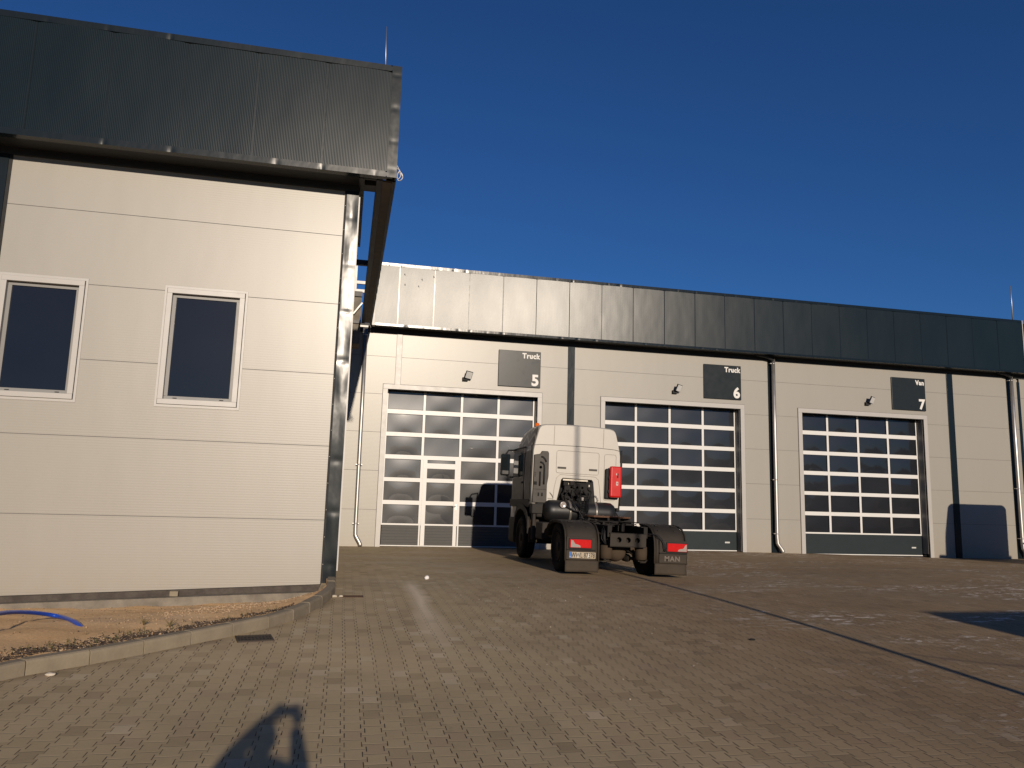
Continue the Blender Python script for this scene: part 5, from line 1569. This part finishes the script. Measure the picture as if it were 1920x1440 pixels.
# ------------------------------------------------------------------ the photographer (only the shadow falls into the picture)
M['jacket'] = simple('dark_jacket', (.03, .032, .04), .85, var=.2, vs=8)
M['jeans'] = simple('blue_jeans', (.05, .07, .12), .9, var=.2, vs=8)
M['skin'] = simple('skin', (.50, .30, .21), .5, var=.05, vs=10)
M['hair'] = simple('brown_hair', (.05, .03, .02), .7, var=.3, vs=30)
g0 = gz(-.3, -.45)
per = empty('person', (-.27, -.45, g0), 'person holding a phone up, seen only as the shadow at the bottom', 'person')
def skin(name, verts, edges, radii, mat, parent, root=0, sub=2):
    me = bpy.data.meshes.new(name)
    L = Vector(per.location)
    me.from_pydata([tuple(Vector(v) - L) for v in verts], edges, [])
    me.materials.append(mat)
    o = bpy.data.objects.new(name, me); COL.objects.link(o); o.parent = parent
    sk = o.modifiers.new('skin', 'SKIN'); sk.use_smooth_shade = True
    lay = me.skin_vertices[0].data if me.skin_vertices else None
    if lay is None:
        bpy.context.view_layer.objects.active = o
        lay = me.skin_vertices[0].data
    for i, r in enumerate(radii):
        rr_ = r if isinstance(r, tuple) else (r, r)
        lay[i].radius = rr_; lay[i].use_root = (i == root)
    sb2 = o.modifiers.new('smooth', 'SUBSURF'); sb2.levels = sub; sb2.render_levels = sub
    return o
BX = -.185
V = [(BX, -.43, -.86), (BX, -.43, -.66), (BX, -.41, -.48), (BX, -.40, -.31), (BX + .01, -.38, -.22),   # pelvis .. neck
     (BX + .18, -.39, -.30), (.055, -.32, -.42), (.075, -.22, -.33), (.028, -.085, -.10),               # right arm
     (BX - .15, -.39, -.30), (-.41, -.31, -.39), (-.335, -.26, -.22), (-.16, -.09, -.035),                 # left arm
     (BX + .10, -.43, -.95), (BX + .12, -.41, -1.32), (BX + .13, -.45, g0 + .09), (BX + .14, -.33, g0 + .045),
     (BX - .10, -.43, -.95), (BX - .12, -.42, -1.32), (BX - .14, -.47, g0 + .09), (BX - .15, -.35, g0 + .045)]
E_ = [(0, 1), (1, 2), (2, 3), (3, 4), (3, 5), (5, 6), (6, 7), (7, 8), (3, 9), (9, 10), (10, 11), (11, 12), (0, 13), (13, 14), (14, 15), (15, 16), (0, 17), (17, 18), (18, 19), (19, 20)]
RR = [(.155, .12), (.15, .11), (.165, .12), (.13, .10), .058, .095, .075, .068, .040, .11, .095, .065, .032, .10, .068, .048, .042, .10, .068, .048, .042]
body_o = skin('body', V, E_, RR, M['jacket'], per)
# trousers over the legs
V2 = [(BX, -.43, -.86), (BX, -.43, -.93), (BX + .10, -.43, -.97), (BX + .12, -.41, -1.32), (BX + .13, -.45, g0 + .10), (BX - .10, -.43, -.97), (BX - .12, -.42, -1.32), (BX - .14, -.47, g0 + .10)]
skin('trousers', V2, [(0, 1), (1, 2), (2, 3), (3, 4), (1, 5), (5, 6), (6, 7)], [(.165, .13), (.15, .12), .11, .08, .065, .11, .08, .065], M['jeans'], per)
# head with face
bm = bmesh.new(); bmesh.ops.create_uvsphere(bm, u_segments=28, v_segments=20, radius=1)
for v in bm.verts:
    x, y, z = v.co
    w = .078 * (1 - .18 * max(0, -z) ** 1.5)
    yy = y * .098
    if y > 0: yy = y * (.092 - .012 * max(0, z)); 
    zz = z * .118
    if z < -.4 and y > 0: yy += .010
    # nose, brow, eye hollows
    if y > .5: yy += .024 * math.exp(-(x / .16) ** 2 - ((z + .12) / .20) ** 2) - .008 * math.exp(-((abs(x) - .38) / .16) ** 2 - ((z - .06) / .12) ** 2) + .004 * math.exp(-(x / .3) ** 2 - ((z + .48) / .07) ** 2)
    v.co = (x * w, yy, zz)
for f in bm.faces: f.smooth = True
me = bpy.data.meshes.new('head'); bm.to_mesh(me); bm.free(); me.materials.append(M['skin'])
hd = bpy.data.objects.new('head', me); COL.objects.link(hd); hd.parent = per
HC = Vector((BX + .02, -.34, -.115)); hd.location = HC - Vector(per.location); hd.rotation_euler = (R(4), 0, R(-12))
bm = bmesh.new(); bmesh.ops.create_uvsphere(bm, u_segments=24, v_segments=16, radius=1)
bmesh.ops.delete(bm, geom=[v for v in bm.verts if v.co.z < -.35 or (v.co.y > .35 and v.co.z < .45)], context='VERTS')
for v in bm.verts: v.co = (v.co.x * .087, v.co.y * .105 - .006, v.co.z * .125 + .006)
for f in bm.faces: f.smooth = True
me = bpy.data.meshes.new('hair'); bm.to_mesh(me); bm.free(); me.materials.append(M['hair'])
hr = bpy.data.objects.new('hair', me); COL.objects.link(hr); hr.parent = hd; hr.modifiers.new('thick', 'SOLIDIFY').thickness = .008
for sd in (-1, 1):
    e = MB(); e.lathe([(-.006, 0), (-.005, .018), (.004, .030), (.008, .028), (.006, 0)], (sd * .077, -.005, -.005), 'X', 14); e.build('ear', M['skin'], hd, world=False)
    e = MB(); e.lathe([(0, .0), (.004, .009), (.010, .011), (.016, 0)], (sd * .030, .070, .008), 'Y', 12); e.build('eye', M['whitepaint'], hd, world=False)
def hand(base, toward, sd, name='hand'):
    base = Vector(base); t = (Vector(toward) - base).normalized()
    side = t.cross(Vector((0, 1, 0))).normalized() * sd
    palm = base + t * .075
    V = [base, base + t * .04, palm]; E = [(0, 1), (1, 2)]; r = [.026, .033, .030]
    L = [.070, .078, .074, .058]
    for k in range(4):
        q = palm + side * (-.030 + .020 * k) + t * .005
        i0 = len(V); V += [q, q + t * L[k] * .45 + Vector((0, .012, 0)), q + t * L[k] * .75 + Vector((0, .030, -.01)), q + t * L[k] * .8 + Vector((0, .044, -.022))]
        E += [(2, i0), (i0, i0 + 1), (i0 + 1, i0 + 2), (i0 + 2, i0 + 3)]; r += [.0105, .0095, .0085, .0075]
    i0 = len(V); q = base + t * .03 - side * .034
    V += [q, q + t * .03 - side * .018, q + t * .055 - side * .012 + Vector((0, .02, 0))]; E += [(1, i0), (i0, i0 + 1), (i0 + 1, i0 + 2)]; r += [.012, .0105, .009]
    return skin(name, V, E, r, M['skin'], per, 0, 1)
hand((.035, -.090, -.10), (.020, -.070, .0), 1)
hand((-.17, -.095, -.05), (-.09, -.075, -.0), 1)
ph = MB(); ph.box(-.125, .035, -.024, -.014, -.060, .014); pho = ph.build('mobile_phone', M['black2'], bevel=.003)
tag(pho, 'dark mobile phone held up in both hands of the photographer', 'phone')
